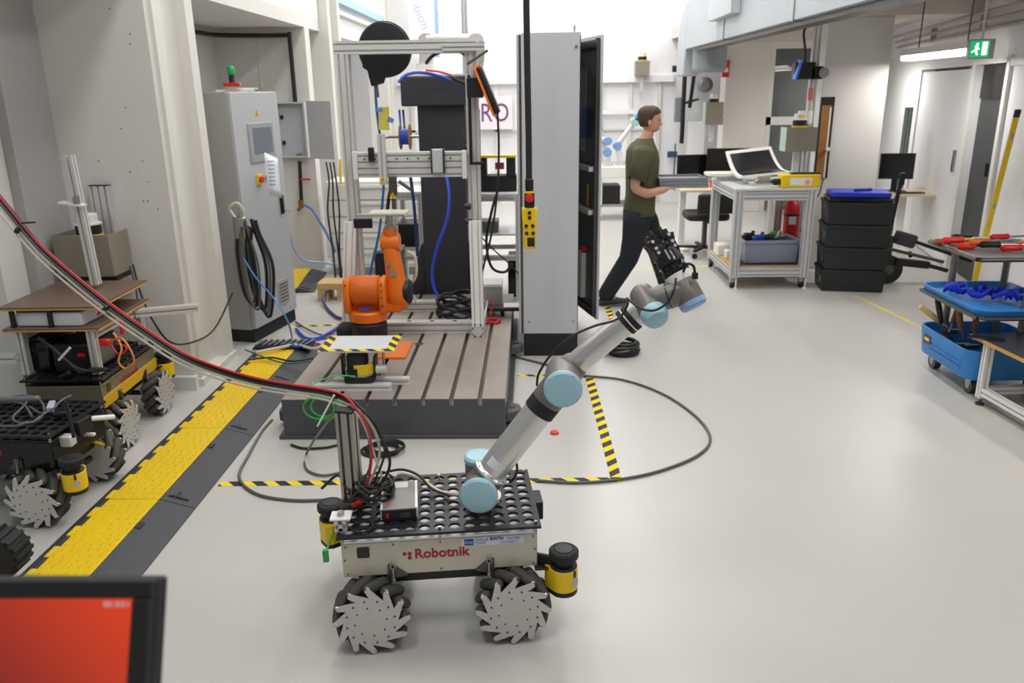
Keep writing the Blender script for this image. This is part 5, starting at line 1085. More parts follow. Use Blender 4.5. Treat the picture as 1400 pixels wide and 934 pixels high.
# fire extinguisher on the pillar
fe = thing('fire_extinguisher', 'red fire extinguisher hung on the near right pillar behind the cart', 'extinguisher', (2.675,8.34,.33))
MB().lathe([(.06,0),(.075,.01),(.078,.03),(.078,.33),(.06,.39),(.03,.42)],n=28).build('cylinder', red, fe); MB().lathe([(.02,.42),(.02,.46),(.03,.465),(.03,.48)],n=14).build('valve', mat('brass','#a8842e',.35,.9), fe); MB().box((.03,-.02,.49),(.12,.03,.02)).build('lever', black, fe, .004)
MB().tube([(.03,-.02,.46),(.1,-.05,.42),(.11,-.06,.25),(.09,-.07,.1)],.012,8).build('hose', black, fe); MB().box((-.01,-.078,.22),(.07,.006,.08)).build('label', white_p, fe); MB().bb((-.03,.08,.1),(.03,.099,.3)).build('wall_bracket', dsteel, fe)
for z in (.26,): MB().lathe([(.0785,0),(.081,.004),(.081,.02),(.0785,.024)],(0,0,z),n=28).build('strap', black, fe)
# floor fan / speaker behind the cart
bw = thing('transport_wheel', 'black wheel leaning behind the cart on the right', 'wheel', (2.76,8.2,.16)); MB().tube(arc((0,0,0),.11,0,2*PI,16,(.3,1,0),(0,0,1))[:-1],.045,10,2,True).build('tyre', rubber, bw); MB().cyl((-.03,.01,0),(.03,-.01,0),.05,n=16).build('hub', dsteel, bw)
# crates stack
blkp = mat('black_crate_plastic','#232325',.5,var=.1,scale=10)
ords = ('bottom black crate of the stack beside the cart','second black crate from the floor in the stack','third black crate from the floor in the stack','top black crate of the stack, under the blue lidded case')
for k in range(4):
    t = bin_('stacking_crate', ords[k], (3.04,7.62,.0+.21*k), .57, .38, .207, blkp, R(-9), 'black crates stacked beside the cart', mat('crate_grip','#5a5a5c',.5), rim=.006)
    MB().box((-.282,-.1,.1),(.004,.05,.06)).build('green_tag' if k in (0,2) else 'grey_tag', mat('green_plastic','#2ea043',.4) if k in (0,2) else mat('crate_grip','#5a5a5c',.5), t)
bl = thing('blue_case', 'flat black case with a bright blue lid on top of the crates', 'case', (3.04,7.62,.842), R(-9)); bl.scale = (1.1,1.1,1.1)
MB().prism(rrect(.5,.34,.03),(0,0,0),(1,0,0),(0,1,0),(0,0,1),.03).build('base', blackg, bl, .004); MB().prism(rrect(.47,.31,.03),(.0,0,.03),(1,0,0),(0,1,0),(0,0,1),.045).build('lid', mat('cobalt_blue','#2637c8',.4), bl, .01); MB().box((.03,-.02,.085),(.16,.03,.022),.4).build('handle', mat('cobalt_blue','#2637c8',.4), bl, .006)
# folded stands right of the crates
fs = thing('folded_stand', 'folded black lighting stand lying right of the black crates', 'stand', (3.47,7.8,0))
MB().cyl((0,-.04,.14),(0,.04,.14),.14,n=24).build('wheel', black, fs); MB().cyl((0,-.05,.14),(0,.05,.14),.05,n=16).build('hub', dsteel, fs)
MB().box((.22,-.02,.2),(.34,.08,.07),Matrix.Rotation(.12,3,'Y')).build('arm', black, fs, .01); MB().cyl((.3,-.03,.2),(.56,-.06,.13),.02,n=10).build('leg', black, fs)
MB().box((.14,.0,.43),(.2,.1,.13),Matrix.Rotation(.3,3,'Y')).build('head', mat('stand_grey','#3f4043',.4), fs, .02); MB().cyl((.2,0,.42),(.78,-.05,.22),.018,n=10).build('leg', black, fs); MB().cyl((.0,-.02,.34),(.5,-.08,.22),.016,n=10).build('leg', dsteel, fs); MB().cyl((.2,-.04,.27),(.2,-.0,.3),.02,n=10).build('knob', black, fs)
MB().cyl((.0,0,.14),(.02,.02,.46),.025,n=10).build('post', dsteel, fs); MB().cyl((.0,.05,.45),(.06,.05,1.05),.02,n=10).build('post', black, fs); MB().box((.06,.05,1.0),(.05,.03,.12)).build('clamp', black, fs, .008)
# desk with monitor near the right wall
d2 = thing('standing_desk', 'pale wood desk with a white leg by the sliding door', 'desk', (4.28,9.5,0), R(-6))
MB().bb((-.35,-.3,.655),(.38,.35,.68)).build('desk_top', mat('birch','#d8c8a8',.5,var=.06), d2, .003); MB().bb((-.02,-.03,.03),(.06,.04,.654)).build('leg', white_p, d2); MB().bb((-.05,-.25,0),(.09,.28,.03)).build('foot', white_p, d2, .004); MB().box((.33,-.29,.645),(.05,.02,.02)).build('switch', black, d2)
def monitor(lb, loc, rotz, w, h, stand=.14):
    t = thing('monitor', lb, 'monitor', loc, rotz); MB().bb((-w/2,0,stand),(w/2,.03,stand+h)).build('case', black, t, .004); MB().bb((-w/2+.012,-.003,stand+.015),(w/2-.012,0,stand+h-.012)).build('screen', blackg, t); MB().bb((-.03,.03,.01),(.03,.055,stand+h*.5)).build('stand_post', black, t); MB().bb((-.12,-.06,0),(.12,.12,.012)).build('stand_foot', black, t, .004); return t
monitor('small black monitor on the desk by the sliding door', (4.2,9.5,.681), R(-6), .38, .29)
o = MB().box((0,0,0),(.3,.1,.012)).build('keyboard', black, None, .003, loc=(4.3,9.32,.688)); tag(o,'black keyboard on the desk by the sliding door','keyboard')
o = profile(MB(),(0,0,0),(0,0,1.6),.07,.07,(0,1,0)).build('upright_profile', mat('grey_profile','#8b9395',.4,.4), None, loc=(4.52,10.1,0)); tag(o,'grey upright profile standing before the sliding door','profile')
# far desk with two monitors and chair
d1 = thing('office_desk', 'pale desk with white legs behind the cart', 'desk', (2.25,9.85,0))
MB().bb((-.5,-.4,.70),(.75,.4,.725)).build('desk_top', mat('birch','#d8c8a8',.5,var=.06), d1, .003)
for x in (-.42,.66):
    MB().bb((x-.035,-.05,.03),(x+.035,.05,.699)).build('leg', white_p, d1); MB().bb((x-.04,-.38,0),(x+.04,.38,.03)).build('foot', white_p, d1, .004)
monitor('left black monitor on the far desk behind the walking person', (2.02,10.0,.726), R(8), .5, .26, .1)
monitor('right taller black monitor on the far desk behind the cart', (2.35,9.85,.726), R(-4), .5, .34, .1)
for px, lb in ((958,'red cup on the far desk'),):
    o = MB().lathe([(.03,0),(.036,.08),(.03,.08),(.026,.01)],n=14).build('cup', red, None, loc=(2.15,9.7,.726)); tag(o,lb,'cup')
o = MB().box((0,0,.045),(.16,.12,.09)).box((0,0,.095),(.15,.11,.01)).build('white_carton', white_p, None, .005, loc=(2.3,9.52,.726)); tag(o,'small white carton at the front edge of the far desk','carton')
ch = thing('office_chair', 'dark office chair on castors behind the cart', 'chair', (2.0,9.3,0))
for i in range(5):
    a = 2*PI*i/5+.4; MB().box((.15*math.cos(a),.15*math.sin(a),.09),(.3,.045,.03),a).build('base_arm', black, ch, .01); MB().cyl((.29*math.cos(a),.29*math.sin(a)-.015,.03),(.29*math.cos(a),.29*math.sin(a)+.015,.03),.03,n=14).build('castor', black, ch)
MB().cyl((0,0,.09),(0,0,.42),.03,n=12).build('gas_lift', dsteel, ch); MB().prism(rrect(.48,.46,.08),(0,0,.42),(1,0,0),(0,1,0),(0,0,1),.08).build('seat', rubber, ch, .025); MB().box((.06,-.26,.62),(.42,.06,.22),Matrix.Rotation(.1,3,'X')).build('backrest', rubber, ch, .025); MB().box((.0,-.24,.5),(.05,.03,.2)).build('back_bar', black, ch)
# tool trolley
tt = thing('tool_trolley', 'blue tool trolley with steel posts and two trays', 'trolley', (2.92,5.0,0))
tub_m = mat('trolley_blue','#2f7fc6',.4,var=.05)
def tray(z, w, d, h, m_, nm, cx=0, cy=0, r=.09, t_=.012, flare=1.06):
    o0 = rrect(w,d,r,5); n = len(o0); m = MB()
    rr = [[Vector((cx+a,cy+b,z)) for a,b in o0],[Vector((cx+a*flare,cy+b*flare,z+h)) for a,b in o0],[Vector((cx+a*(flare-.045),cy+b*(flare-.045),z+h)) for a,b in o0],[Vector((cx+a*.95,cy+b*.95,z+.012)) for a,b in o0]]
    m.loft(rr); return m.build(nm, m_, tt, .002)
tray(.125,.55,.66,.185,tub_m,'tub'); 
for z in (.18,.21,.24): MB().box((-.287,-.05,z),(.006,.4,.008)).build('tub_rib', tub_m, tt)
o = MB().box((-.2885,.18,.235),(.004,.09,.06)).build('sticker', mat('sticker_dark','#31445a',.5), tt); MB().box((-.291,.18,.235),(.002,.06,.02)).build('sticker_print', yellow, o)
tray(.535,.56,.74,.045,tub_m,'middle_tray',.0,0,.08); MB().tube([Vector((a*1.04,b*1.04,.53)) for a,b in rrect(.56,.74,.08,3)],.012,8,2,True).build('tray_rim', dsteel, tt)
tray(.83,.56,.6,.03,mat('tray_grey','#9a9a98',.4,.4),'top_tray',.05,.12,.06); MB().tube([Vector((.05+a*1.06,.12+b*1.06,.845)) for a,b in rrect(.56,.6,.06,3)],.014,8,2,True).build('tray_rim', dsteel, tt)
for x, y in ((-.14,.27),(.08,-.2),(.22,.3)): MB().cyl((x,y,.14),(x+.0,y,.83),.022,n=14).build('post', mat('post_steel','#8b857a',.4,.6), tt)
for x, y in ((-.17,.27),(-.17,-.2),(.2,.27),(.2,-.2)):
    o = MB().box((x,y,.09),(.05,.06,.06)).build('castor', steel, tt, .004); MB().cyl((x-.022,y,.05),(x+.022,y,.05),.05,n=20).build('castor_wheel', dsteel, o); MB().cyl((x-.024,y,.05),(x+.024,y,.05),.022,n=12).build('castor_hub', steel, o)
random.seed(11)
hm = {'red':red,'orange':mat('tool_orange','#e8691e',.4),'yellow':yellow,'dark':black,'wood':mat('tool_wood','#8a5a30',.6)}
tools = [('red','red handled pliers near the far left corner of the top tray',-.1,.34,.3),('yellow','long yellow screwdriver in the middle of the top tray',-.05,.24,.15),('red','short red screwdriver near the left edge of the top tray',-.14,.2,.1),('wood','brown wooden file handle at the left tip of the top tray',-.17,.30,.2),('dark','black and orange cutter knife at the front of the top tray',.04,.1,-.1),('orange','orange pliers lying in the front half of the top tray',-.02,.14,.2),('red','dark red screwdriver under the orange pliers',-.1,.13,.0),('dark','black handled spanner behind the red pliers',.0,.36,-.2),('red','bright red screwdriver at the back right of the top tray',.2,.3,.2),('red','red screwdriver beside the blue pot',.16,.07,.1),('orange','orange tipped marker right of the blue pot',.27,.13,.25)]
for i, (c_, lb, x, y, a) in enumerate(tools):
    t = thing('hand_tool', lb, 'tool', (2.92+x,5.0+y,.868+.014*(i%3)), a); t.scale = (1.45,1.6,1.6); Lh = .07+.03*random.random()
    MB().lathe([(.009,-Lh),(.014,-Lh+.01),(.012,-.02),(.014,-.005),(.009,0)],(0,0,0),(1,0,0),10).build('handle', hm[c_], t); MB().cyl((0,0,0),(.11,0,0),.004,n=8).cyl((.1,0,0),(.12,0,0),.006,n=6).build('shaft', steel, t)
o = thing('blue_pot','small blue pot on the near edge of the top tray','pot',(3.12,4.86,.848)); MB().lathe([(.04,0),(.03,.02),(.036,.045),(.032,.045),(.026,.01)],n=16).build('bowl', tub_m, o); MB().lathe([(.02,.01),(.02,.03)],n=10).build('content', dsteel, o)
ws = thing('webbing_strap', 'crumpled royal blue webbing strap in the middle tray', 'strap', (2.9,5.0,.555)); bs = mat('strap_blue','#2338d8',.6)
for k in range(11):
    c = Vector((-.2+.045*k,.1-.03*k+.04*math.sin(k*2),.03)); rr = .05+.015*math.sin(k*3)
    m = MB(); P = [c+Vector((rr*math.cos(2*PI*i/14),rr*.8*math.sin(2*PI*i/14),.02*math.sin(4*PI*i/14+k))) for i in range(14)]
    m.add([p+Vector((0,0,dz)) for p in P for dz in (0,.035)], [(2*i,2*i+1,(2*i+3)%28,(2*i+2)%28) for i in range(14)]); o = m.build('strap_loop', bs, ws); so = o.modifiers.new('t','SOLIDIFY'); so.thickness = .004
MB().box((.0,-.05,.04),(.06,.04,.03)).build('buckle', black, ws, .006)
for k, (x, y, a, lb) in enumerate(((-.2,.22,-.9,'trowel with pale wooden handle sticking out of the trolley tub'),(-.16,.02,-.22,'hammer with upright brown wooden handle in the trolley tub'),(-.09,.0,.05,'mallet with thick brown handle in the trolley tub'),(-.2,.2,-.25,'black handled file standing in the trolley tub'),(-.14,.18,.3,'short wooden hammer handle at the back of the trolley tub'))):
    t = thing('hand_tool', lb, 'tool', (2.92+x,5.0+y,.34)); d_ = Vector((math.sin(a),.1,math.cos(a))); pale = mat('pale_wood','#d9b777',.6)
    MB().lathe([(.014,.0),(.017,.03),(.02,.1),(.017,.16),(.012,.175)],(0,0,0),d_,12).build('handle', pale if k == 0 else (black if k == 3 else hm['wood']), t); MB().lathe([(.008,-.06),(.008,.0)],(0,0,0),d_,8).build('ferrule', steel, t); MB().box(d_*-.1,(.09,.03,.03)).build('head', dsteel, t, .004)
# low aluminium table at the right edge
lt = thing('low_table', 'low aluminium table with a black plywood top at the right edge', 'table', (2.81,4.62,0))
c0 = fl(1326,457,.41)-lt.location; e1 = fl(1400,492,.41)-lt.location; dx_ = (e1-c0); dx_.z = 0; dx_.normalize(); dy_ = Vector((-dx_.y,dx_.x,0))
if dy_.y < 0: dy_ = -dy_
def slab(z0,z1,inset,nm,mm):
    L_, D_ = 1.1, .55; P = [c0+dx_*inset+dy_*inset, c0+dx_*(L_-inset)+dy_*inset, c0+dx_*(L_-inset)+dy_*(D_-inset), c0+dx_*inset+dy_*(D_-inset)]
    return MB().loft([[Vector((p.x,p.y,z0)) for p in P],[Vector((p.x,p.y,z1)) for p in P]]).build(nm,mm,lt)
slab(.392,.412,0,'table_top',edg); slab(.4125,.4145,.004,'black_surface',mat('phenolic_black','#343539',.35))
for a, b in ((.12,.05),(1.0,.05),(.12,.5),(1.0,.5)):
    p = c0+dx_*a+dy_*b; profile(MB(),(p.x,p.y,.045),(p.x,p.y,.391),.045,.045,(0,1,0)).build('leg', alu_w, lt); MB().cyl((p.x,p.y,0),(p.x,p.y,.045),.009,n=8).cyl((p.x,p.y,0),(p.x,p.y,.012),.025,n=14).build('levelling_foot', dsteel, lt)
for b in (.05,.5):
    p0, p1 = c0+dx_*.145+dy_*b, c0+dx_*.975+dy_*b; profile(MB(),(p0.x,p0.y,.09),(p1.x,p1.y,.09),.045,.045).build('rail', alu_w, lt)
p0, p1 = c0+dx_*.12+dy_*.075, c0+dx_*.12+dy_*.475; profile(MB(),(p0.x,p0.y,.09),(p1.x,p1.y,.09),.045,.045).build('rail', alu_w, lt)
o = MB().box((0,0,.004),(.2,.06,.006),-.4).build('black_strip', blackg, None, .002, loc=fl(1348,463,.415)+Vector((0,0,.001))); tag(o,'thin glossy black strip lying on the low table corner','strip')
# spirit level against the wall
p0, p1 = Vector((4.02,7.25,.01)), at(1392,150,6.75)
sl = thing('spirit_level', 'long yellow spirit level leaning on the white wall by the dark door', 'spirit level', p0); dl = (p1-p0); Ln = dl.length; dl.normalize(); xx = Vector((0,1,0)).cross(dl).normalized(); yy = dl.cross(xx)
def sbar(a, b, w, h, nm, mm): return MB().prism([(-w/2,-h/2),(w/2,-h/2),(w/2,h/2),(-w/2,h/2)], dl*a, xx, yy, dl, b-a).build(nm, mm, sl, .002)
sbar(.0,Ln-.06,.04,.024,'bar',yellow); sbar(Ln-.06,Ln,.042,.026,'end_cap',black); sbar(Ln*.86,Ln*.89,.02,.028,'vial',mat('vial_grey','#9aa7b5',.3)); sbar(Ln*.5,Ln*.53,.02,.028,'vial',mat('vial_grey','#9aa7b5',.3)); sbar(.0,.02,.042,.026,'end_cap',black)
# hanging lamp and exit sign
tube_m = mat('lit_tube','#fffaf2',.4,var=0,emit=9.)
def tube_lamp(la, lb_, label, watts):
    lm = thing('tube_lamp', label, 'lamp', (la+lb_)/2); v = (lb_-la); lv = v.length; v.normalize()
    sx_ = Vector((0,0,1)).cross(v).normalized(); sz_ = v.cross(sx_)
    MB().prism([(-.07,0),(.07,0),(.06,.06),(-.06,.06)], -v*lv/2, sx_, sz_, v, lv).build('housing', white_p, lm, .004)
    for s in (-.035,.035): MB().cyl(-v*lv*.49+sx_*s-sz_*.02, v*lv*.49+sx_*s-sz_*.028, .027, n=10).build('tube', tube_m, lm)
    for s in (-1,1): MB().box(v*s*(lv/2+.006)+sz_*.005,(.02,.12,.08),math.atan2(v.y,v.x)).build('end_cap', white_p, lm)
    for s in (-.3,.42): MB().cyl(v*lv*s+sz_*.05, v*lv*s+Vector((0,0,2.62-lm.location.z)), .006, n=6).build('hanger_wire', dsteel, lm)
    area(lm.location-Vector((0,0,.075)), .12, lv, watts, rot=(0,0,math.atan2(v.y,v.x)-PI/2))
tube_lamp(at(1238,77,8.3), at(1330,66,7.6), 'lit white tube lamp hanging under the right mezzanine', 24)
tube_lamp(Vector((3.6,3.2,2.2)), Vector((3.6,4.4,2.2)), 'unseen tube lamp added under the mezzanine above the low table', 34)  # outside the frame, added to brighten the dim right bay
tube_lamp(Vector((4.3,10.4,2.2)), Vector((4.3,11.6,2.2)), 'tube lamp added under the mezzanine behind the near right pillar', 30)  # extra lamp mostly hidden by the pillar, added to light the bay behind
ex_ = thing('exit_sign', 'green lit exit sign with a running figure hanging from the ceiling', 'exit sign', at(1338,67,7.5), R(-8)); ex_.scale = (.8,.8,.85)
MB().bb((-.1,0,-.095),(.16,.07,.095)).build('case', mat('sign_case','#b5ada3',.5), ex_, .004); gsm = mat('exit_green','#17b877',.4,var=0,emit=1.2); wsm = mat('exit_white','#f4fff8',.4,var=0,emit=1.6)
MB().bb((-.09,-.006,-.08),(.105,-.0005,.08)).build('green_face', gsm, ex_); MB().bb((.03,-.009,-.06),(.085,-.0065,.07)).build('door_symbol', wsm, ex_)
MB().sphere((-.02,-.008,.045),.016,10,6,(1,.2,1)).prism([(-.05,.03),(-.01,.03),(.01,-.005),(-.02,-.015),(.0,-.05),(-.02,-.065),(-.04,-.02),(-.07,-.04),(-.075,-.025),(-.035,.0)],(0,-.0065,0),(1,0,0),(0,0,1),(0,-1,0),.0025).build('running_figure', wsm, ex_)
MB().cyl((.03,.03,.095),(.03,.03,.5),.014,n=10).build('hanger', alu, ex_)
pp = thing('ceiling_pipes', 'three thin beige pipes along the top of the right partition', 'pipes', wp(1.5,.06,2.45))
for k in range(3):
    a, b = wp(-3.1,.05+.03*k,2.34+.07*k)-pp.location, wp(4.5,.05+.03*k,2.34+.07*k)-pp.location; MB().cyl(a,b,.018,n=10).build('pipe', mat('pipe_beige','#a89f95',.5), pp)
for s in (-1,.8,2.6): MB().box(wp(s,.06,2.41)-pp.location,(.02,.06,.17),wa).build('clip', mat('pipe_beige','#a89f95',.5), pp)
# ------------------------------------------------------------------ background benches and sign
fs_ = thing('company_sign', 'pale panel with large purple letters on the back wall', 'sign', (-.8,13.86,1.5)); MB().bb((-.62,0,-.26),(.5,.088,.27)).build('panel', mat('sign_pale','#f0e6ea',.5), fs_)
text('FARO', .42, 'lettering', mat('purple_ink','#6d4a80',.5), fs_, frame4((-.43,-.001,-.13),(1,0,0),(0,0,1)), .004, sx=.82)
def bench(label, x0, x1, y0, y1, z, shelf=None, name='work_bench'):
    t = thing(name, label, 'bench', ((x0+x1)/2,(y0+y1)/2,0)); wx, wy = (x1-x0)/2, (y1-y0)/2
    for x in (-wx+.02,wx-.02):
        for y in (-wy+.02,wy-.02): profile(MB(),(x,y,0),(x,y,z-.02),.045,.045,(0,1,0)).build('leg', alu, t)
    for y in (-wy+.02,wy-.02): profile(MB(),(-wx+.045,y,z-.045),(wx-.045,y,z-.045),.045,.045).build('rail', alu, t); profile(MB(),(-wx+.045,y,.4),(wx-.045,y,.4),.045,.045).build('rail', alu, t)
    MB().bb((-wx-.01,-wy-.01,z-.02),(wx+.01,wy+.01,z)).build('bench_top', mat('bench_top_grey','#d7d8d8',.4), t)
    if shelf: MB().bb((-wx,-wy,shelf-.015),(wx,wy,shelf)).build('shelf', mat('bench_top_grey','#d7d8d8',.4), t)
    return t
bench('aluminium bench with equipment between the gantry and the grey cabinet', -.62,-.1,7.2,7.8,.98,.62)
bench('aluminium bench behind the orange robot', -1.25,-.98,7.25,7.75,1.0,.5)
def gear(name, label, cat, c, parts):
    t = thing(name, label, cat, c)
    for nm, mm, mb in parts: mb.build(nm, mm, t, .006)
    return t
gear('black_robot_base','black robot bodies with a yellow bar on the bench beside the cabinet','robot',(-.3,7.45,.981),[('body',rubber,MB().bb((-.16,-.1,0),(.17,.12,.14))),('leg',rubber,MB().bb((-.17,-.12,.141),(-.1,.1,.3))),('leg',rubber,MB().bb((.08,-.12,.141),(.16,.1,.3))),('yellow_bar',yellow,MB().bb((-.15,-.13,.301),(.17,-.08,.325))),('red_part',mat('dark_red','#9c2a35',.5),MB().bb((-.02,-.115,.2),(.06,-.101,.26)))])
gear('instrument_box','dark grey instrument with a red light on the bench shelf','instrument',(-.42,7.4,.621),[('case',mat('mid_grey_case','#6e7072',.4),MB().bb((-.14,-.12,0),(.12,.12,.1))),('light',mat('red_light','#ff4a3a',.4,emit=1.5),MB().box((-.1,-.125,.06),(.02,.008,.05)))])
gear('computer_tower','black computer tower under the bench beside the cabinet','computer',(-.2,7.5,0.0),[('case',black,MB().bb((-.02,-.15,0.0),(.16,.2,.37))),('front_panel',blackg,MB().bb((-.015,-.156,.03),(.155,-.151,.35)))])
gear('controller_box','black controller box on the shelf behind the orange robot','controller',(-1.12,7.4,.501),[('case',black,MB().bb((-.1,-.15,0),(.1,.15,.2))),('lid',dsteel,MB().bb((-.105,-.155,.201),(.105,.155,.215)))])
gear('controller_box','grey and black controller box on the floor behind the orange robot','controller',(-1.2,6.75,0),[('case',black,MB().bb((-.12,-.12,0),(.1,.14,.56))),('lid',mat('mid_grey_case','#6e7072',.4),MB().bb((-.125,-.125,.561),(.105,.145,.59)))])
cable('bench_cable', [at(680,262,7.1),at(672,290,7.05),at(665,330,7.05),at(672,365,7.0),at(690,372,7.0),at(700,360,7.0)], .012, cab_k, 'black cable drooping under the bench beside the cabinet', 'cable')
cable('bench_cable', [at(655,320,6.9),at(668,335,6.9),at(690,355,6.9),at(710,375,6.9)], .006, cab_k, 'thin black cable crossing in front of the bench legs', 'cable')
o = profile(MB(),(0,0,0),(0,0,4.2),.06,.06,(0,1,0)).build('tall_upright', alu, None, loc=(-.63,8.3,0)); tag(o,'tall aluminium upright rising behind the gantry right post','upright')
pb = thing('banner', 'white hanging banner with a blue edge near the far left column', 'banner', (-1.62,12.9,2.35)); MB().bb((-.2,0,0),(.19,.01,1.6)).build('cloth', white_p, pb); MB().bb((.19,-.002,0),(.25,.012,1.6)).build('blue_edge', mat('banner_blue','#9db9ea',.5), pb)
text('ibion', .2, 'lettering', mat('banner_print','#aeb8d8',.5), pb, frame4((-.14,-.001,.75),(.35,0,-.93),(.93,0,.35)), .001)
# white cart with light blue jointed arms near the back wall
bc_ = thing('robot_cart', 'white cart carrying small robot arms near the back wall', 'cart', (at(845,300,12.2).x,12.2,0))
MB().bb((-.35,-.3,.62),(.4,.3,.78)).build('cart_body', white_p, bc_, .01)
for x in (-.3,.35): MB().bb((x-.03,-.25,.06),(x+.03,-.19,.619)).build('leg', white_p, bc_); MB().cyl((x-.015,-.22,.03),(x+.015,-.22,.03),.04,n=14).build('castor', rubber, bc_)
MB().bb((-.33,-.28,.2),(.38,.28,.23)).build('lower_shelf', mat('plinth_grey','#9a9a98',.6), bc_); MB().bb((-.3,-.2,.231),(.0,.2,.5)).build('drive_box', black, bc_)
def small_arm(label, loc, pts, rot=0.):
    t = thing('robot_manipulator', label, 'robot arm', loc); P = [Vector(p) for p in pts]
    MB().lathe([(.08,0),(.08,.06)],n=16).build('base', wj, t)
    for i in range(len(P)-1): MB().cyl(P[i],P[i+1],.045-.006*i,n=14).build('link', wj if i%2 else white_p, t)
    for i, p in enumerate(P[1:]): MB().lathe([(.06,-.07),(.065,-.05),(.065,.06),(.05,.075)],p,(0,-1,0),16).build('joint', (mat('mid_blue_cap','#7fa9d8',.4),mat('mint_cap','#a7d3cf',.4))[i%2], t)
    return t
small_arm('small robot arm with blue joints raised behind the walking person', (at(848,215,12.2).x,12.2,.781), [(0,0,.05),(-.05,0,.28),(.2,0,.62),(.24,0,.68)])
small_arm('small folded robot arm at the left of the white cart', (at(835,215,12.2).x-.05,12.1,.781), [(0,0,.05),(-.02,-.05,.2),(-.2,-.05,.42),(-.02,-.05,.36)])
# ------------------------------------------------------------------ walking person
PX = Vector((.955,7.1,0)); pe = thing('person', 'person in olive t-shirt and dark trousers walking right with grey trays', 'person', PX)
skin = mat('skin','#cf9c82',.5,var=.04); shirt = mat('olive_cotton','#55533a',.85,var=.08,scale=12,bump=.2,bscale=14); trou = mat('dark_denim','#1f222b',.85,var=.1,bump=.15,bscale=18); hairm = mat('brown_hair','#4d382a',.7,var=.2,scale=40); shoe = mat('dark_shoe','#3a3b40',.6)
def skin_mesh(V, E, root=0, sub=2):
    me = bpy.data.meshes.new('tmp'); me.from_pydata([v[:3] for v in V],E,[]); o = bpy.data.objects.new('tmp', me); C.objects.link(o)
    md = o.modifiers.new('s','SKIN'); md.use_smooth_shade = True
    for i, v in enumerate(V):
        s = me.skin_vertices[0].data[i]; r = v[3]; s.radius = (r, v[4] if len(v) > 4 else r); s.use_root = (i == root)
    sb = o.modifiers.new('u','SUBSURF'); sb.levels = sub; sb.render_levels = sub
    dg = bpy.context.evaluated_depsgraph_get(); out = bpy.data.meshes.new_from_object(o.evaluated_get(dg)); bpy.data.objects.remove(o); return out
V = [(-.01,0,.88,.12),(.0,0,1.05,.115),(.0,0,1.26,.125),(.015,0,1.40,.075),(.04,0,1.47,.052),(.055,0,1.53,.058),
 (-.01,-.17,1.36,.06),(-.06,-.22,1.2,.05),(-.085,-.23,1.05,.045),(.03,-.2,1.0,.043),(.12,-.17,1.02,.034),(.19,-.15,1.03,.036),
 (-.01,.17,1.36,.06),(-.03,.22,1.2,.05),(-.03,.23,1.06,.045),(.06,.2,1.0,.043),(.15,.17,1.02,.034),(.22,.15,1.03,.036),
 (-.03,-.09,.82,.1),(-.05,-.09,.6,.085),(-.09,-.09,.44,.062),(-.2,-.09,.26,.055),(-.29,-.09,.1,.042),(-.2,-.09,.05,.04),
 (.02,.09,.82,.1),(.1,.09,.62,.085),(.17,.09,.47,.062),(.235,.09,.28,.055),(.3,.09,.1,.042),(.39,.09,.05,.04)]
E_ = [(0,1),(1,2),(2,3),(3,4),(4,5),(2,6),(6,7),(7,8),(8,9),(9,10),(10,11),(2,12),(12,13),(13,14),(14,15),(15,16),(16,17),(0,18),(18,19),(19,20),(20,21),(21,22),(22,23),(0,24),(24,25),(25,26),(26,27),(27,28),(28,29)]
for side, b in ((-1,11),(1,17)):
    w0 = Vector(V[b][:3])
    for k in range(4):
        i0 = len(V); yy_ = w0.y-side*0+(.0)
        a0 = w0+Vector((.03,(-.025+.017*k)*1.0,.012)); L1 = (.03,.034,.032,.026)[k]
        V += [(a0.x,a0.y,a0.z,.009),(a0.x+L1,a0.y-side*-.004,a0.z+.002,.0085),(a0.x+L1*1.5,a0.y-side*-.012,a0.z-.015,.0075)]
        E_ += [(b,i0),(i0,i0+1),(i0+1,i0+2)]
    i0 = len(V); V += [(w0.x-.005,w0.y-side*.028,w0.z+.02,.010),(w0.x+.03,w0.y-side*.04,w0.z+.03,.009)]; E_ += [(b,i0),(i0,i0+1)]
bm_ = skin_mesh(V, E_)
# head: lofted ellipses along z, face toward +x
hd = MB(); Hc = Vector((.06,0,1.545)); n_ = 24; rings = []
for z, fx, bx, hw in ((-.045,.052,.03,.038),(-.03,.075,.045,.05),(-.01,.082,.062,.058),(.015,.08,.078,.066),(.045,.082,.09,.071),(.075,.082,.097,.074),(.105,.08,.098,.074),(.13,.068,.09,.067),(.15,.048,.07,.05),(.16,.02,.04,.022)):
    rings.append([Hc+Vector(((fx if math.cos(2*PI*i/n_)>0 else bx)*math.cos(2*PI*i/n_), hw*math.sin(2*PI*i/n_), z)) for i in range(n_)])
hd.loft(rings)
hd.loft([[Hc+Vector((.072+a,b_*.012,z)) for a,b_ in ((0,-1.2),(d_,-.4),(d_,.4),(0,1.2))] for z, d_ in ((.002,.006),(.012,.032),(.03,.024),(.052,.012))])
for s in (-1,1): hd.sphere(Hc+Vector((-.012,s*.073,.035)),.03,10,6,(.55,.3,1))
hd.box(Hc+Vector((.077,0,-.012)),(.016,.04,.012)); hd.box(Hc+Vector((.074,0,.066)),(.012,.09,.014))
hm_ = bpy.data.meshes.new('h'); hm_.from_pydata([tuple(v) for v in hd.v],[],hd.f)
bmj = bmesh.new(); bmj.from_mesh(bm_); bmj.from_mesh(hm_); bmesh.ops.recalc_face_normals(bmj, faces=bmj.faces)
body = bpy.data.meshes.new('body'); bmj.to_mesh(body); bmj.free(); body.polygons.foreach_set('use_smooth',[True]*len(body.polygons)); body.materials.append(skin)
bo = bpy.data.objects.new('body', body); C.objects.link(bo); bo.parent = pe
for s in (-1,1): MB().sphere(Hc+Vector((.074,s*.028,.052)),.009,8,6).build('eye', black, pe)
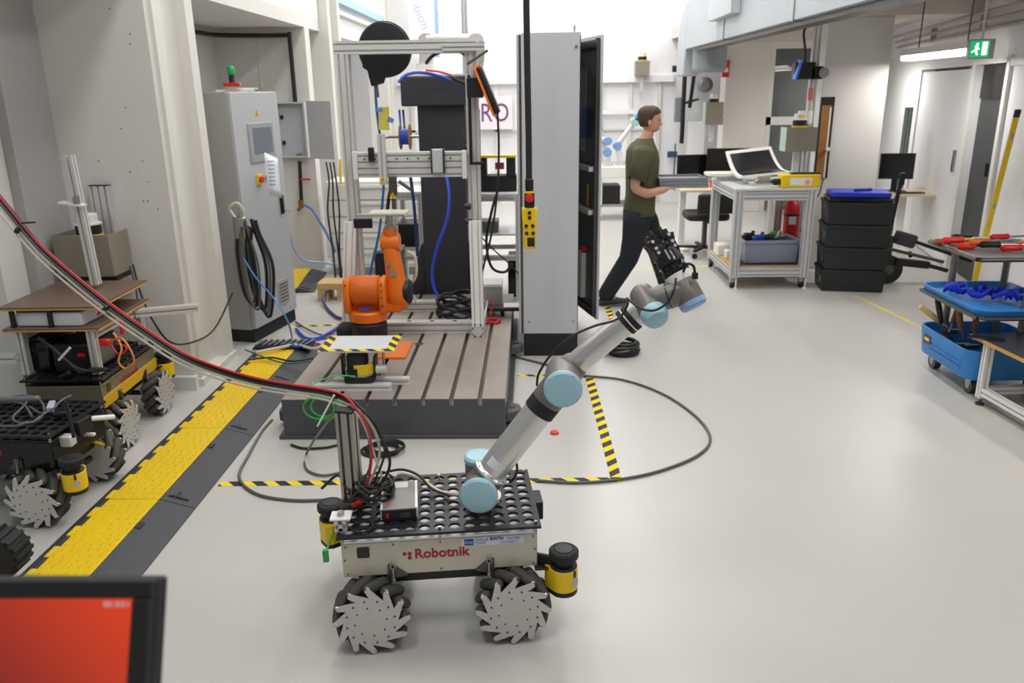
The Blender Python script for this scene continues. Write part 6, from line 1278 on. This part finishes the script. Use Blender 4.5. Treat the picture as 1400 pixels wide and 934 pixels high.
hr_ = MB(); rings = []
for z, fx, bx, hw in ((.0,.0,.083,.06),(.03,-.005,.098,.073),(.06,.015,.107,.08),(.09,.05,.11,.0825),(.112,.088,.11,.083),(.135,.082,.103,.077),(.155,.066,.086,.062),(.172,.03,.05,.03)):
    rings.append([Hc+Vector((max((fx if math.cos(2*PI*i/n_)>0 else bx)*math.cos(2*PI*i/n_), -bx) - (.0), hw*math.sin(2*PI*i/n_)*(1 if True else 1), z)) for i in range(n_)])
hr_.loft(rings).build('hair', hairm, pe)
def ring(c, d, ra, rb, up=(0,1,0), n=20):
    d = Vector(d).normalized(); u = Vector(up); u = (u-d*u.dot(d)).normalized(); w = d.cross(u); c = Vector(c); return [c+u*(ra*math.cos(2*PI*i/n))+w*(rb*math.sin(2*PI*i/n)) for i in range(n)]
sh = MB().loft([ring((c[0],0,c[1]),(0,0,1),c[2],c[3]) for c in ((-.01,.80,.175,.135),(-.01,.86,.172,.132),(.0,.98,.165,.125),(.005,1.12,.178,.135),(.005,1.26,.195,.14),(-.0,1.34,.2,.13),(.0,1.39,.165,.105),(.015,1.425,.09,.078),(.022,1.445,.068,.066))],caps=False)
for s, el in ((-1,(-.075,-.23,1.12)),(1,(-.03,.235,1.12))):
    a0 = Vector((-.005,s*.14,1.36)); a1 = Vector((-.03,s*.205,1.25)); a2 = Vector(el); sh.loft([ring(a0,a1-a0,.085,.08,(1,0,0)),ring((a0+a1)/2+Vector((0,s*.015,.02)),a1-a0,.082,.075,(1,0,0)),ring(a1,a2-a0,.076,.07,(1,0,0)),ring(a2,a2-a1,.072,.064,(1,0,0))],caps=False)
o = sh.build('t_shirt', shirt, pe); so = o.modifiers.new('t','SOLIDIFY'); so.thickness = .006; so.offset = 1
tr = MB().loft([ring((-.01,0,.9),(0,0,1),.16,.122),ring((-.01,0,.84),(0,0,1),.172,.135),ring((-.01,0,.76),(0,0,1),.168,.13)],caps=False)
tr.loft([ring((-.03,-.085,.84),(0,0,-1),.088,.125),ring((-.04,-.09,.72),(-.1,0,-1),.09,.115),ring((-.06,-.09,.58),(-.15,0,-1),.085,.098),ring((-.1,-.09,.42),(-.4,0,-1),.075,.08),ring((-.19,-.09,.27),(-.6,0,-1),.068,.075),ring((-.275,-.09,.13),(-.5,0,-1),.06,.07),ring((-.295,-.09,.075),(-.2,0,-1),.062,.075)],caps=False)
tr.loft([ring((.0,.085,.84),(0,0,-1),.088,.125),ring((.06,.09,.72),(.4,0,-1),.09,.115),ring((.11,.09,.6),(.4,0,-1),.085,.098),ring((.18,.09,.45),(.38,0,-1),.075,.08),ring((.235,.09,.29),(.35,0,-1),.068,.075),ring((.285,.09,.13),(.3,0,-1),.06,.07),ring((.3,.09,.075),(.1,0,-1),.062,.075)],caps=False)
o = tr.build('trousers', trou, pe); so = o.modifiers.new('t','SOLIDIFY'); so.thickness = .005; so.offset = 1
for x, y, t_ in ((-.25,-.09,-.12),(.36,.09,.1)):
    m = MB(); q_ = Matrix.Rotation(t_,3,'Y'); rr = []
    for u, hw, hz in ((-.1,.03,.05),(-.085,.042,.085),(-.02,.045,.09),(.05,.05,.07),(.11,.048,.05),(.15,.034,.04),(.165,.015,.03)):
        rr.append([Vector((x,y,.0))+q_@Vector((u,hw*math.cos(2*PI*i/14),.004+hz*.5+hz*.5*math.sin(2*PI*i/14))) for i in range(14)])
    o = m.loft(rr).build('shoe', shoe, pe); MB().prism([(a+.03,b) for a,b in rrect(.27,.095,.045)],(x,y,.0),q_@Vector((1,0,0)),(0,1,0),q_@Vector((0,0,1)),.018).build('sole', mat('sole_grey','#6a6a6c',.6), o)
ty = mat('grey_tray','#84868c',.4,var=.04)
for k, lb in enumerate(('lower','middle','upper')):
    t = thing('tray', lb+' grey plastic tray of the stack carried by the person', 'tray', (PX.x+.345-.01*k,7.1,1.045+.028*k), R(2*k-2), 'grey trays carried by the person')
    MB().bb((-.19,-.16,0),(.2,.16,.008)).build('tray_floor', ty, t, .002)
    for a, b in (((-.2,-.17,.0),(.21,-.16,.026)),((-.2,.16,.0),(.21,.17,.026)),((-.2,-.16,.0),(-.19,.16,.026)),((.2,-.16,0),(.21,.16,.026))): MB().bb(a,b).build('tray_rim', ty, t)
